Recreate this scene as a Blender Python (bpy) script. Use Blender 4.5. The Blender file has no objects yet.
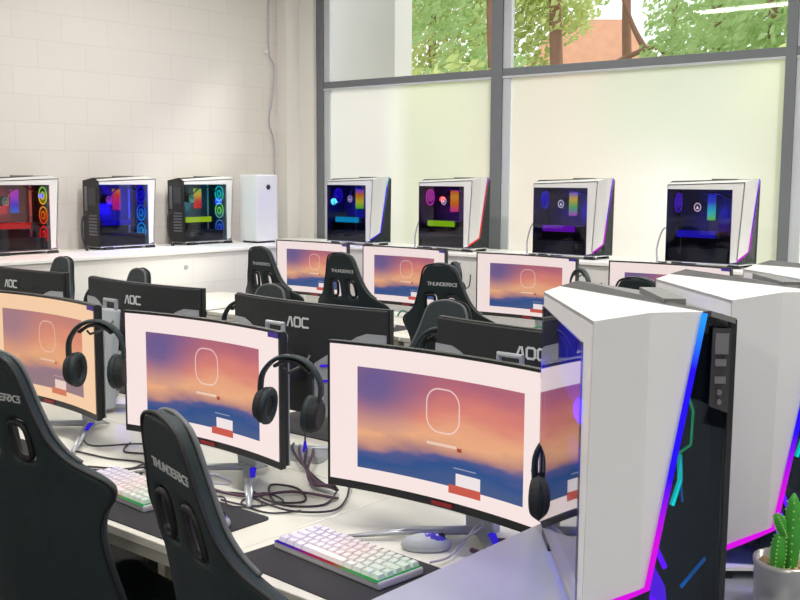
import bpy, bmesh, math, random
from mathutils import Vector, Matrix
random.seed(7)
R = math.radians
col = bpy.context.scene.collection

# ---------------------------------------------------------------- materials
def srgb(r, g, b):
    def f(c):
        c /= 255.0
        return c / 12.92 if c <= 0.04045 else ((c + 0.055) / 1.055) ** 2.4
    return (f(r), f(g), f(b), 1.0)

class NT:
    def __init__(s, name):
        s.m = bpy.data.materials.new(name); s.m.use_nodes = True
        s.t = s.m.node_tree; s.t.nodes.clear()
        s.out = s.t.nodes.new('ShaderNodeOutputMaterial')
    def n(s, kind, **kw):
        nd = s.t.nodes.new('ShaderNode' + kind)
        for k, v in kw.items():
            if hasattr(nd, k): setattr(nd, k, v)
        return nd
    def l(s, a, b): s.t.links.new(a, b)
    def val(s, x, sock):
        if hasattr(x, 'is_linked') or hasattr(x, 'links'): s.l(x, sock)
        else: sock.default_value = x
    def math(s, op, a, b=0.0, c=0.0):
        nd = s.n('Math', operation=op)
        s.val(a, nd.inputs[0]); s.val(b, nd.inputs[1]); s.val(c, nd.inputs[2])
        return nd.outputs[0]
    def mix(s, f, a, b):
        nd = s.t.nodes.new('ShaderNodeMix'); nd.data_type = 'RGBA'
        s.val(f, nd.inputs[0]); s.val(a, nd.inputs[6]); s.val(b, nd.inputs[7])
        return nd.outputs[2]
    def ramp(s, f, stops):
        nd = s.n('ValToRGB'); s.val(f, nd.inputs[0]); e = nd.color_ramp.elements
        e[0].position, e[0].color = stops[0]
        e[1].position, e[1].color = stops[-1]
        for p, c in stops[1:-1]:
            x = e.new(p); x.color = c
        return nd.outputs[0]

def pbr(name, c, rough=.5, metal=0., noise=0., nscale=40., bump=0., bscale=300., spec=.5, emit=None, es=0.):
    t = NT(name); b = t.n('BsdfPrincipled'); t.l(b.outputs[0], t.out.inputs[0])
    b.inputs['Roughness'].default_value = rough; b.inputs['Metallic'].default_value = metal
    b.inputs['Specular IOR Level'].default_value = spec
    tc = t.n('TexCoord')
    if noise > 0:
        nz = t.n('TexNoise'); nz.inputs['Scale'].default_value = nscale; nz.inputs['Detail'].default_value = 4
        t.l(tc.outputs['Object'], nz.inputs['Vector'])
        a = tuple(max(0, x * (1 - noise)) for x in c[:3]) + (1,); d = tuple(min(1, x * (1 + noise)) for x in c[:3]) + (1,)
        t.l(t.mix(nz.outputs[0], a, d), b.inputs['Base Color'])
    else: b.inputs['Base Color'].default_value = c
    if bump > 0:
        nb = t.n('TexNoise'); nb.inputs['Scale'].default_value = bscale; nb.inputs['Detail'].default_value = 3
        t.l(tc.outputs['Object'], nb.inputs['Vector'])
        bp = t.n('Bump'); bp.inputs['Strength'].default_value = bump; bp.inputs['Distance'].default_value = .002
        t.l(nb.outputs[0], bp.inputs['Height']); t.l(bp.outputs[0], b.inputs['Normal'])
    if emit:
        b.inputs['Emission Color'].default_value = emit; b.inputs['Emission Strength'].default_value = es
    return t.m

def emis(name, c, s, gloss=False):
    t = NT(name); e = t.n('Emission'); e.inputs[0].default_value = c; e.inputs[1].default_value = s
    t.l(e.outputs[0], t.out.inputs[0]); return t.m

def emis_ramp(name, axis, lo, hi, stops, s):
    t = NT(name); tc = t.n('TexCoord'); sp = t.n('SeparateXYZ'); t.l(tc.outputs['Object'], sp.inputs[0])
    f = t.math('DIVIDE', t.math('SUBTRACT', sp.outputs[axis], lo), hi - lo)
    e = t.n('Emission'); t.l(t.ramp(f, stops), e.inputs[0]); e.inputs[1].default_value = s
    t.l(e.outputs[0], t.out.inputs[0]); return t.m

def thin_glass(name, tint, refl=.06, ior=1.45, rough=0.0, boost=1.0):
    t = NT(name); tr = t.n('BsdfTransparent'); tr.inputs[0].default_value = tint
    gl = t.n('BsdfGlossy'); gl.inputs['Roughness'].default_value = rough; gl.inputs[0].default_value = (1, 1, 1, 1)
    g = t.n('NewGeometry'); dt = t.n('VectorMath', operation='DOT_PRODUCT'); t.l(g.outputs['Normal'], dt.inputs[0]); t.l(g.outputs['Incoming'], dt.inputs[1])
    c1 = t.math('SUBTRACT', 1.0, t.math('ABSOLUTE', dt.outputs['Value'])); p5 = t.math('POWER', c1, 5.0)
    f = t.math('MINIMUM', t.math('MULTIPLY', t.math('ADD', refl, t.math('MULTIPLY', p5, 1 - refl)), boost), 1.0)
    mx = t.n('MixShader'); t.l(f, mx.inputs[0]); t.l(tr.outputs[0], mx.inputs[1]); t.l(gl.outputs[0], mx.inputs[2])
    t.l(mx.outputs[0], t.out.inputs[0]); return t.m

M = {}
M['white'] = pbr('case_white_paint', srgb(222, 222, 220), .38)
M['white_top'] = pbr('case_grey_mesh', srgb(112, 112, 110), .5, bump=.4, bscale=900)
M['black'] = pbr('black_plastic', srgb(30, 31, 33), .4)
M['vent'] = pbr('dark_vent', srgb(50, 48, 50), .5, bump=.5, bscale=900)
M['matte'] = pbr('matte_black', srgb(24, 27, 29), .7, noise=.2, nscale=8, bump=.25, bscale=500)
M['leather'] = pbr('chair_leatherette', srgb(34, 46, 49), .52, noise=.25, nscale=160, bump=.5, bscale=420, spec=.35)
M['leather2'] = pbr('chair_side_leatherette', srgb(62, 64, 66), .5, noise=.2, nscale=160, bump=.5, bscale=420, spec=.35)
M['piping'] = pbr('chair_piping', srgb(16, 17, 19), .55)
M['rim'] = pbr('grey_piping', srgb(150, 152, 152), .5); M['rim2'] = pbr('dark_grey_piping', srgb(92, 95, 97), .5)
M['print'] = pbr('silver_print', srgb(200, 203, 204), .5)
M['silver'] = pbr('silver_plastic', srgb(168, 171, 176), .32, metal=.35)
M['lgrey'] = pbr('light_grey_plastic', srgb(172, 178, 182), .45)
M['desk'] = pbr('desk_white_laminate', srgb(226, 224, 212), .3, noise=.03, nscale=3)
M['deskmetal'] = pbr('desk_cream_metal', srgb(214, 211, 196), .4)
M['counter'] = pbr('counter_grey_laminate', srgb(150, 155, 166), .35, noise=.03, nscale=5)
M['mat'] = pbr('mouse_mat_cloth', srgb(46, 46, 50), .85, noise=.2, nscale=300)
M['key'] = pbr('white_keycap', srgb(225, 224, 226), .4)
M['kbase'] = pbr('keyboard_base', srgb(190, 188, 192), .4)
M['cable'] = pbr('black_cable', srgb(48, 44, 52), .5)
M['cable_p'] = pbr('plum_cable', srgb(88, 58, 78), .5)
M['cable_w'] = pbr('pale_cable', srgb(178, 176, 190), .45)
M['cable_g'] = pbr('green_cable', srgb(40, 120, 90), .5)
M['metalpot'] = pbr('brushed_steel', srgb(190, 188, 184), .28, metal=.9, noise=.1, nscale=60)
M['cactus'] = pbr('cactus_skin', srgb(58, 150, 44), .55, noise=.35, nscale=60)
M['cactus_rib'] = pbr('cactus_rib', srgb(150, 200, 110), .6)
M['gravel'] = pbr('gravel', srgb(196, 168, 134), .8, noise=.5, nscale=200)
M['frame'] = pbr('window_frame_grey', srgb(112, 116, 120), .45, metal=.2)
M['frame_l'] = pbr('window_bead_pale', srgb(188, 192, 196), .4)
M['ceil'] = pbr('ceiling_paint', srgb(225, 225, 222), .8)
M['carpet'] = pbr('dark_carpet', srgb(70, 66, 66), .95, noise=.35, nscale=120, bump=.6, bscale=500)
M['trunk'] = pbr('gum_bark', srgb(150, 110, 95), .9, noise=.35, nscale=6, bump=.6, bscale=30)
M['roof'] = pbr('terracotta_roof', srgb(206, 150, 120), .8, noise=.2, nscale=3)
M['renderwall'] = pbr('outdoor_render', srgb(205, 203, 198), .8)
M['grass'] = pbr('pale_paving', srgb(188, 186, 176), .9, noise=.3, nscale=3)
M['board'] = pbr('circuit_board', srgb(40, 42, 58), .5, noise=.5, nscale=60)
M['part'] = pbr('dark_component', srgb(60, 62, 66), .4)
M['tray'] = pbr('component_grey', srgb(120, 122, 128), .35, metal=.5)
M['red'] = pbr('red_mark', srgb(150, 30, 35), .4)
M['clear'] = pbr('pale_bottle', srgb(190, 200, 225), .2)
M['blueglow'] = emis('blue_led', srgb(52, 36, 205), .9)
M['purplebar'] = emis('violet_led_bar', srgb(70, 40, 215), .9)
M['sticker'] = pbr('violet_sticker', srgb(75, 48, 160), .5)

def leaf_mat(name, a, b):
    t = NT(name); tc = t.n('TexCoord'); nz = t.n('TexNoise'); nz.inputs['Scale'].default_value = 1.3
    t.l(tc.outputs['Object'], nz.inputs['Vector'])
    c = t.ramp(nz.outputs[0], [(.3, a), (.7, b)])
    d = t.n('BsdfDiffuse'); tr = t.n('BsdfTranslucent'); t.l(c, d.inputs[0]); t.l(c, tr.inputs[0])
    mx = t.n('MixShader'); mx.inputs[0].default_value = .5
    t.l(d.outputs[0], mx.inputs[1]); t.l(tr.outputs[0], mx.inputs[2]); t.l(mx.outputs[0], t.out.inputs[0]); return t.m
M['leaf'] = leaf_mat('leaf_green', srgb(160, 190, 120), srgb(200, 220, 165))
M['leaf2'] = leaf_mat('leaf_yellow_green', srgb(185, 200, 125), srgb(222, 228, 165))

def wall_mat(name, axis_u, c=(215, 209, 201)):
    t = NT(name); tc = t.n('TexCoord'); sp = t.n('SeparateXYZ'); t.l(tc.outputs['Object'], sp.inputs[0])
    cb = t.n('CombineXYZ'); t.l(sp.outputs[axis_u], cb.inputs[0]); t.l(sp.outputs[2], cb.inputs[1])
    br = t.n('TexBrick'); t.l(cb.outputs[0], br.inputs['Vector'])
    br.inputs['Scale'].default_value = 1.0; br.inputs['Brick Width'].default_value = .4; br.inputs['Row Height'].default_value = .2
    br.inputs['Mortar Size'].default_value = .006; br.inputs['Mortar Smooth'].default_value = .6
    br.inputs['Color1'].default_value = srgb(*c); br.inputs['Color2'].default_value = srgb(*(min(255, x + 3) for x in c))
    br.inputs['Mortar'].default_value = srgb(*(x - 5 for x in c))
    b = t.n('BsdfPrincipled'); b.inputs['Roughness'].default_value = .65
    t.l(br.outputs[0], b.inputs['Base Color'])
    bp = t.n('Bump'); bp.inputs['Strength'].default_value = .12; bp.inputs['Distance'].default_value = .003; bp.invert = True
    t.l(br.outputs[1], bp.inputs['Height']); t.l(bp.outputs[0], b.inputs['Normal'])
    t.l(b.outputs[0], t.out.inputs[0]); return t.m
M['wall_y'] = wall_mat('painted_block_wall', 1); M['wall_x'] = wall_mat('painted_block_wall_window_side', 0)
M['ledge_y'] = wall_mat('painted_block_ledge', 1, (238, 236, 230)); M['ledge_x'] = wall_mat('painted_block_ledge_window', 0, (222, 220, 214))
M['ledgetop'] = pbr('ledge_cap_paint', srgb(244, 243, 238), .4)
M['plain'] = pbr('plain_painted_wall', srgb(226, 223, 216), .6)

def frosted():
    t = NT('frosted_film_glass'); tr = t.n('BsdfTranslucent'); tr.inputs[0].default_value = (.93, .91, .86, 1)
    rf = t.n('BsdfRefraction'); rf.inputs['IOR'].default_value = 1.12; rf.inputs['Roughness'].default_value = .75
    rf.inputs[0].default_value = (1, 1, 1, 1)
    mx = t.n('MixShader'); mx.inputs[0].default_value = .55
    t.l(tr.outputs[0], mx.inputs[1]); t.l(rf.outputs[0], mx.inputs[2])
    df = t.n('BsdfDiffuse'); df.inputs[0].default_value = (.85, .85, .83, 1)
    m2 = t.n('MixShader'); m2.inputs[0].default_value = .25
    t.l(mx.outputs[0], m2.inputs[1]); t.l(df.outputs[0], m2.inputs[2]); t.l(m2.outputs[0], t.out.inputs[0]); return t.m
M['frost'] = frosted()
M['pane'] = thin_glass('clear_window_glass', (.97, .98, .97, 1), refl=.02, boost=.6)
M['sideglass'] = thin_glass('tinted_side_glass', (.62, .62, .66, 1), refl=.025)
M['neard'] = thin_glass('tinted_side_glass_polished', (.62, .62, .7, 1), refl=.08, boost=1.2)
M['frontglass'] = thin_glass('smoked_front_glass', (.50, .62, .62, 1), refl=.03)

# ------------------------------------------------------- login screen picture
def screen_mat(name, warm=0.0, strength=1.0):
    t = NT(name); uv = t.n('UVMap'); sp = t.n('SeparateXYZ'); t.l(uv.outputs[0], sp.inputs[0])
    u, v = sp.outputs[0], sp.outputs[1]
    m = t.math
    def box(cx, cy, hx, hy):
        a = m('LESS_THAN', m('ABSOLUTE', m('SUBTRACT', u, cx)), hx)
        b = m('LESS_THAN', m('ABSOLUTE', m('SUBTRACT', v, cy)), hy)
        return m('MULTIPLY', a, b)
    nz = t.n('TexNoise'); nz.inputs['Scale'].default_value = 2.6; nz.inputs['Detail'].default_value = 3
    mp = t.n('Mapping'); mp.inputs['Scale'].default_value = (1.0, 1.9, 1); mp.inputs['Rotation'].default_value = (0, 0, .25)
    t.l(uv.outputs[0], mp.inputs[0]); t.l(mp.outputs[0], nz.inputs['Vector'])
    q = m('DIVIDE', m('SUBTRACT', v, .11), .74); p = m('DIVIDE', m('SUBTRACT', u, .12), .74)
    qq = m('ADD', q, m('MULTIPLY', m('SUBTRACT', nz.outputs[0], .5), .42))
    qq = m('ADD', qq, m('MULTIPLY', m('SUBTRACT', p, .3), -.10))
    base = t.ramp(qq, [(0, srgb(70, 92, 140)), (.12, srgb(48, 84, 142)), (.20, srgb(88, 92, 146)), (.27, srgb(190, 138, 130)),
                       (.40, srgb(240, 176, 134)), (.52, srgb(236, 164, 130)), (.66, srgb(222, 134, 120)), (.82, srgb(196, 112, 122)), (1, srgb(168, 100, 124))])
    # violet cloud in the upper left corner
    dx = m('SUBTRACT', p, .10); dy = m('MULTIPLY', m('SUBTRACT', q, .84), .75)
    d = m('SQRT', m('ADD', m('MULTIPLY', dx, dx), m('MULTIPLY', dy, dy)))
    d = m('ADD', d, m('MULTIPLY', m('SUBTRACT', nz.outputs[0], .5), .25))
    k = t.ramp(d, [(.08, (1, 1, 1, 1)), (.38, (0, 0, 0, 1))])
    c = t.mix(m('MULTIPLY', k, .85), base, srgb(92, 92, 150))
    # login window: rounded outline, name line, small button
    X = m('MULTIPLY', m('SUBTRACT', u, .5), .66); Y = m('MULTIPLY', m('SUBTRACT', v, .62), .345)
    ax = m('MAXIMUM', m('SUBTRACT', m('ABSOLUTE', X), .012), 0); ay = m('MAXIMUM', m('SUBTRACT', m('ABSOLUTE', Y), .016), 0)
    sd = m('SUBTRACT', m('SQRT', m('ADD', m('MULTIPLY', ax, ax), m('MULTIPLY', ay, ay))), .036)
    ring = m('LESS_THAN', m('ABSOLUTE', sd), .0019)
    c = t.mix(m('MULTIPLY', ring, .7), c, srgb(250, 225, 220))
    c = t.mix(m('MULTIPLY', box(.495, .385, .066, .010), .7), c, srgb(252, 225, 205))
    c = t.mix(box(.575, .372, .010, .013), c, srgb(176, 70, 52))
    # small card over the blue band
    c = t.mix(m('MULTIPLY', box(.60, .245, .05, .004), .5), c, srgb(200, 200, 220))
    c = t.mix(box(.615, .165, .055, .045), c, srgb(246, 234, 236))
    c = t.mix(box(.60, .095, .072, .030), c, srgb(206, 92, 76))
    inner = box(.49, .48, .37, .37)
    inner = m('MAXIMUM', inner, box(.60, .095, .072, .030))
    margin = srgb(255, 236 - 22 * warm, 233 - 58 * warm)
    c = t.mix(m('MULTIPLY', warm * .35, inner), c, srgb(236, 170, 120)) if warm else c
    c = t.mix(inner, margin, c)
    e = t.n('Emission'); t.l(c, e.inputs[0]); e.inputs[1].default_value = strength
    g = t.n('BsdfGlossy'); g.inputs['Roughness'].default_value = .35; g.inputs[0].default_value = (.03, .03, .03, 1)
    ad = t.n('AddShader'); t.l(e.outputs[0], ad.inputs[0]); t.l(g.outputs[0], ad.inputs[1]); t.l(ad.outputs[0], t.out.inputs[0])
    return t.m
M['screen'] = screen_mat('login_screen', 0, .93)
M['screen_warm'] = screen_mat('login_screen_warm', 1, .9)
M['screen_far'] = screen_mat('login_screen_far', .0, .86)

# ------------------------------------------------------------------ geometry
def obj(name, bm, mat, parent=None, smooth=False, bevel=0, kind=None, seg=2):
    me = bpy.data.meshes.new(name); bm.normal_update(); bm.to_mesh(me); bm.free()
    o = bpy.data.objects.new(name, me); col.objects.link(o)
    for mm in (mat if isinstance(mat, (list, tuple)) else [mat]): me.materials.append(M[mm] if isinstance(mm, str) else mm)
    if smooth:
        for p in me.polygons: p.use_smooth = True
    if bevel:
        b = o.modifiers.new('bevel', 'BEVEL'); b.width = bevel; b.segments = seg; b.limit_method = 'ANGLE'
    if parent: o.parent = parent
    if kind: o['kind'] = kind
    return o
def empty(name, loc=(0, 0, 0), rz=0):
    o = bpy.data.objects.new(name, None); o.empty_display_size = .1; col.objects.link(o)
    o.location = loc; o.rotation_euler = (0, 0, rz); return o
def tag(o, label, cat, group=None, kind=None):
    o['label'] = label; o['category'] = cat
    if group: o['group'] = group
    if kind: o['kind'] = kind
    return o
def copy_tree(o, parent=None, depth=0):
    c = o.copy(); col.objects.link(c)
    if parent: c.parent = parent
    for ch in list(o.children): copy_tree(ch, c, depth + 1)
    return c
def NB(): return bmesh.new()
def box(bm, x0, x1, y0, y1, z0, z1, mi=0):
    vs = [bm.verts.new(p) for p in [(x0, y0, z0), (x1, y0, z0), (x1, y1, z0), (x0, y1, z0), (x0, y0, z1), (x1, y0, z1), (x1, y1, z1), (x0, y1, z1)]]
    for f in [(0, 3, 2, 1), (4, 5, 6, 7), (0, 1, 5, 4), (1, 2, 6, 5), (2, 3, 7, 6), (3, 0, 4, 7)]:
        bm.faces.new([vs[i] for i in f]).material_index = mi
    return vs
def slab(bm, pts, off, mi=0):
    a = [bm.verts.new(p) for p in pts]; o = Vector(off); b = [bm.verts.new(Vector(p) + o) for p in pts]; n = len(a)
    fs = [bm.faces.new(a), bm.faces.new(b[::-1])]
    for i in range(n): fs.append(bm.faces.new([a[(i + 1) % n], a[i], b[i], b[(i + 1) % n]]))
    for f in fs: f.material_index = mi
    bmesh.ops.recalc_face_normals(bm, faces=fs)
def cyl(bm, p0, p1, r0, r1=None, n=16, mi=0):
    r1 = r0 if r1 is None else r1
    p0, p1 = Vector(p0), Vector(p1); d = (p1 - p0); q = d.to_track_quat('Z', 'Y')
    A = [bm.verts.new(p0 + q @ Vector((r0 * math.cos(2 * math.pi * i / n), r0 * math.sin(2 * math.pi * i / n), 0))) for i in range(n)]
    B = [bm.verts.new(p1 + q @ Vector((r1 * math.cos(2 * math.pi * i / n), r1 * math.sin(2 * math.pi * i / n), 0))) for i in range(n)]
    bm.faces.new(A[::-1]).material_index = mi; bm.faces.new(B).material_index = mi
    for i in range(n): bm.faces.new([A[i], A[(i + 1) % n], B[(i + 1) % n], B[i]]).material_index = mi
def catmull(pts, k=6, closed=False):
    P = [Vector(p) for p in pts]; out = []; n = len(P)
    rng = n if closed else n - 1
    for i in range(rng):
        if closed: a, b, c, d = P[(i - 1) % n], P[i], P[(i + 1) % n], P[(i + 2) % n]
        else: a, b, c, d = P[max(i - 1, 0)], P[i], P[i + 1], P[min(i + 2, n - 1)]
        for j in range(k):
            t = j / k
            out.append(.5 * ((2 * b) + (-a + c) * t + (2 * a - 5 * b + 4 * c - d) * t * t + (-a + 3 * b - 3 * c + d) * t ** 3))
    if not closed: out.append(P[-1])
    return out
def tube(bm, pts, r, n=8, closed=False, mi=0, flat=None):
    P = [Vector(p) for p in pts]; N = len(P); rings = []; prev = None
    for i in range(N):
        if closed: d = P[(i + 1) % N] - P[(i - 1) % N]
        else: d = P[min(i + 1, N - 1)] - P[max(i - 1, 0)]
        if d.length < 1e-9: d = Vector((0, 0, 1))
        d.normalize()
        if prev is None:
            up = Vector((0, 0, 1)) if abs(d.z) < .9 else Vector((0, 1, 0)); a = d.cross(up).normalized()
        else:
            a = (prev - d * prev.dot(d))
            a = a.normalized() if a.length > 1e-6 else d.orthogonal().normalized()
        prev = a; b = d.cross(a); ri = r[i] if isinstance(r, (list, tuple)) else r
        fa, fb = flat if flat else (1, 1)
        rings.append([bm.verts.new(P[i] + a * (math.cos(2 * math.pi * j / n) * ri * fa) + b * (math.sin(2 * math.pi * j / n) * ri * fb)) for j in range(n)])
    for i in range(N if closed else N - 1):
        A, B = rings[i], rings[(i + 1) % N]
        for j in range(n): bm.faces.new([A[j], A[(j + 1) % n], B[(j + 1) % n], B[j]]).material_index = mi
    if not closed: bm.faces.new(rings[0][::-1]); bm.faces.new(rings[-1])
def ball(bm, c, r, sx=1, sy=1, sz=1, seg=12, rings=8, mi=0):
    m = Matrix.Translation(c) @ Matrix.Diagonal((r * sx, r * sy, r * sz, 1))
    bmesh.ops.create_uvsphere(bm, u_segments=seg, v_segments=rings, radius=1, matrix=m)

# ------------------------------------------------------------------ lettering
G = {'A': [[(0, 0), (.35, 1), (.5, 1)], [(.5, 1), (.85, 0)]],
     'a': [[(.05, 0), (.42, .95), (.62, .95), (.82, 0)]],
     'O': [[(.15, 0), (.7, 0), (.85, .15), (.85, .85), (.7, 1), (.15, 1), (0, .85), (0, .15), (.15, 0)]],
     'C': [[(.85, 0), (.15, 0), (0, .15), (0, .85), (.15, 1), (.85, 1)]],
     'T': [[(0, 1), (.8, 1)], [(.4, 1), (.4, 0)]],
     'H': [[(0, 0), (0, 1)], [(.75, 0), (.75, 1)], [(0, .5), (.75, .5)]],
     'U': [[(0, 1), (0, .1), (.1, 0), (.65, 0), (.75, .1), (.75, 1)]],
     'N': [[(0, 0), (0, 1), (.75, 0), (.75, 1)]],
     'D': [[(0, 0), (0, 1), (.6, 1), (.75, .8), (.75, .2), (.6, 0), (0, 0)]],
     'E': [[(.75, 0), (0, 0), (0, 1), (.75, 1)], [(0, .5), (.65, .5)]],
     'R': [[(0, 0), (0, 1), (.75, 1), (.75, .5), (0, .5)], [(.35, .5), (.75, 0)]],
     'X': [[(0, 0), (.75, 1)], [(0, 1), (.75, 0)]],
     '3': [[(0, 1), (.75, 1), (.4, .55), (.75, .5), (.75, 0), (0, 0)]]}
def lettering(text, h, pitch, sw, slant=0, fn=None, t=.0012):
    """stroke letters in the x-z plane, centred, thickness along -y; fn maps (x, z) -> y"""
    bm = NB(); W = len(text) * pitch * h - (pitch - .8) * h
    for i, ch in enumerate(text):
        for st in G[ch]:
            for (a, b) in zip(st[:-1], st[1:]):
                p = Vector((a[0], a[1])) * h; q = Vector((b[0], b[1])) * h
                d = (q - p); d.normalize(); nrm = Vector((-d.y, d.x)) * sw / 2
                p = p - d * sw * .45; q = q + d * sw * .45
                pts = []
                for w in (p + nrm, q + nrm, q - nrm, p - nrm):
                    x = i * pitch * h + w.x + slant * w.y - W / 2; z = w.y - h / 2
                    pts.append((x, (fn(x, z) if fn else 0), z))
                slab(bm, pts, (0, -t, 0))
    return bm

# ======================================================================= room
def struct(name, bm, m, **k): return obj(name, bm, m, kind='structure', **k)
b = NB(); box(b, -7.3, 4.2, -4.2, 7.0, -.1, 0); struct('floor', b, 'carpet')
b = NB(); box(b, -7.3, 4.2, -4.2, 7.0, 3.7, 3.8); struct('ceiling', b, 'ceil')
b = NB(); box(b, -7.3, -7.1, -4.2, 7.0, 0, 3.7); struct('wall_left', b, 'wall_y')
b = NB(); box(b, 4.0, 4.2, -4.2, 7.0, 0, 3.7); struct('wall_right', b, 'plain')
b = NB(); box(b, -7.1, 4.0, -4.2, -4.0, 0, 3.7); struct('wall_back', b, 'plain')
# window side: low wall, short return beside the window
b = NB(); box(b, -7.1, 4.0, 6.74, 6.94, 0, 1.0); box(b, -7.1, 4.0, 6.74, 6.94, 3.5, 3.7); box(b, -7.1, -6.80, 6.74, 6.94, 1.0, 3.5)
struct('wall_window', b, 'plain')
b = NB(); box(b, -7.1, -6.98, 6.58, 6.74, 0, 3.7); struct('trim_1', b, 'plain')
# ledges that carry the computers
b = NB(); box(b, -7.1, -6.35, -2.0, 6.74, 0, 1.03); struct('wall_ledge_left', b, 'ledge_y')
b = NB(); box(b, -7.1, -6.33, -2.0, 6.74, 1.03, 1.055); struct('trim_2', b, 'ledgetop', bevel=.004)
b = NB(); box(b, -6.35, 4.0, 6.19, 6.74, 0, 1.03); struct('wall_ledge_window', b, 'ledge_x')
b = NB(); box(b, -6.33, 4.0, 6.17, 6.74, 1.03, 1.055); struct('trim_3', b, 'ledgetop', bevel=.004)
# window frames (posts, transom) and panes
def window(n, x0, x1):
    e = empty('window_%d' % n, ((x0 + x1) / 2, 6.8, 1.055)); e['kind'] = 'structure'
    cx = (x0 + x1) / 2
    def rel(bm, m, nm, **k): return obj(nm, bm, m, e, **k)
    b = NB(); box(b, x0 - cx, x1 - cx, .0, .006, 1.38, 2.4); rel(b, 'pane', 'clear_pane')
    b = NB(); box(b, x0 - cx, x1 - cx, .0, .0, 0, 1.34); b2 = b
    b2.free(); b = NB(); vs = [b.verts.new(p) for p in [(x0 - cx, .004, -.02), (x1 - cx, .004, -.02), (x1 - cx, .004, 1.345), (x0 - cx, .004, 1.345)]]
    b.faces.new(vs); rel(b, 'frost', 'frosted_pane')
    b = NB(); box(b, x0 - cx, x1 - cx, -.02, .05, 1.342, 1.40); rel(b, 'frame', 'transom', bevel=.003)
    b = NB(); box(b, x0 - cx, x1 - cx, -.02, -.004, 1.325, 1.342); rel(b, 'frame_l', 'glazing_bead')
    b = NB(); box(b, x0 - cx, x0 - cx + .07, -.010, .03, 0, 1.342); box(b, x0 - cx, x0 - cx + .07, -.010, .03, 1.4, 2.4); rel(b, 'frame_l', 'glazing_bead')
    return e
window(1, -6.715, -4.87); window(2, -4.765, -2.56); window(3, -2.49, -.2); window(4, -.08, 3.9)
for i, (x0, x1) in enumerate([(-6.80, -6.715), (-4.87, -4.765), (-2.56, -2.49), (-.2, -.08), (3.9, 4.0)]):
    b = NB(); box(b, x0, x1, 6.775, 6.88, 1.0, 3.5); struct('trim_%d' % (4 + i), b, 'frame', bevel=.003)

# ceiling lamps (unseen, assumed above the frame to light the room)
lampm = emis('lamp_diffuser', (1, .98, .95, 1), 3.0)
k = 0
places = ['above the left ledge', 'above the near desks', 'above the far desks', 'above the counter']
for (x, y) in [(-5.2, 1.2), (-5.2, 4.6), (-2.2, 1.2), (-2.2, 4.6), (.8, 1.2), (.8, 4.6), (-2.2, -2.2), (1.0, -2.2)]:
    e = empty('ceiling_light', (x, y, 3.66))
    tag(e, 'long white ceiling light panel %s' % ['over the left wall', 'over the far left corner', 'over the near desk row', 'over the far desk row', 'over the counter', 'right of the far desks', 'behind the near desk row', 'behind the counter'][k], 'ceiling light', 'ceiling lights'); k += 1
    b = NB(); box(b, -.62, .62, -.17, .17, 0, .04); obj('housing', b, 'white', e)
    b = NB(); box(b, -.58, .58, -.14, .14, -.008, 0); obj('diffuser', b, lampm, e)
    L = bpy.data.lights.new('ceiling_lamp', 'AREA'); L.shape = 'RECTANGLE'; L.size = 1.2; L.size_y = .32; L.energy = 52; L.color = (1, .97, .93)
    lo = bpy.data.objects.new('ceiling_lamp', L); col.objects.link(lo); lo.location = (0, 0, -.02); lo.parent = e

# ================================================================ computer case
def led_mats(tag_, top, mid, low, s=1.2):
    return emis_ramp('led_strip_' + tag_, 2, .04, .5, [(0, low), (.28, low), (.5, mid), (.85, mid), (1, top)], s)
LED = {'blue': led_mats('blue_magenta', srgb(40, 150, 255), srgb(40, 20, 235), srgb(205, 20, 215), 1.15),
       'cyan': led_mats('cyan_blue', srgb(140, 220, 230), srgb(60, 70, 220), srgb(60, 30, 200)),
       'red': led_mats('pink_red', srgb(170, 60, 190), srgb(200, 40, 90), srgb(225, 60, 60)),
       'purple': led_mats('purple', srgb(150, 90, 240), srgb(110, 30, 200), srgb(190, 30, 200))}
EM = {}
def em(c, s=1.2):
    k_ = (c, s)
    if k_ not in EM: EM[k_] = emis('led_%d_%d_%d' % c, srgb(*c), s)
    return EM[k_]
def ram_mat(stops, nm): return emis_ramp('memory_glow_' + nm, 2, .27, .43, [(i / (len(stops) - 1), srgb(*c)) for i, c in enumerate(stops)], 1.3)
def front_mat(stops, nm, s=1.1): return emis_ramp('front_fan_glow_' + nm, 2, .06, .46, [(i / (len(stops) - 1), srgb(*c)) for i, c in enumerate(stops)], s)

def fan(bm, x, y, z, r, mi=0):   # ring in the y-z plane
    for rr, w in ((r, .005), (r * .42, .006)):
        tube(bm, [(x, y + rr * math.cos(a * math.pi / 10), z + rr * math.sin(a * math.pi / 10)) for a in range(20)], w, 6, closed=True)
def fan_blades(bm, x, y, z, r):
    cyl(bm, (x - .008, y, z), (x + .008, y, z), r * .36, n=14)
    for k_ in range(9):
        a = k_ * 2 * math.pi / 9
        p = []
        for (rr, da) in ((.36, -.05), (.92, .12), (.92, .62), (.36, .42)):
            p.append((x + (.006 if da < .2 else -.006), y + r * rr * math.cos(a + da), z + r * rr * math.sin(a + da)))
        slab(bm, p, (.002, 0, 0))

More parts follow.
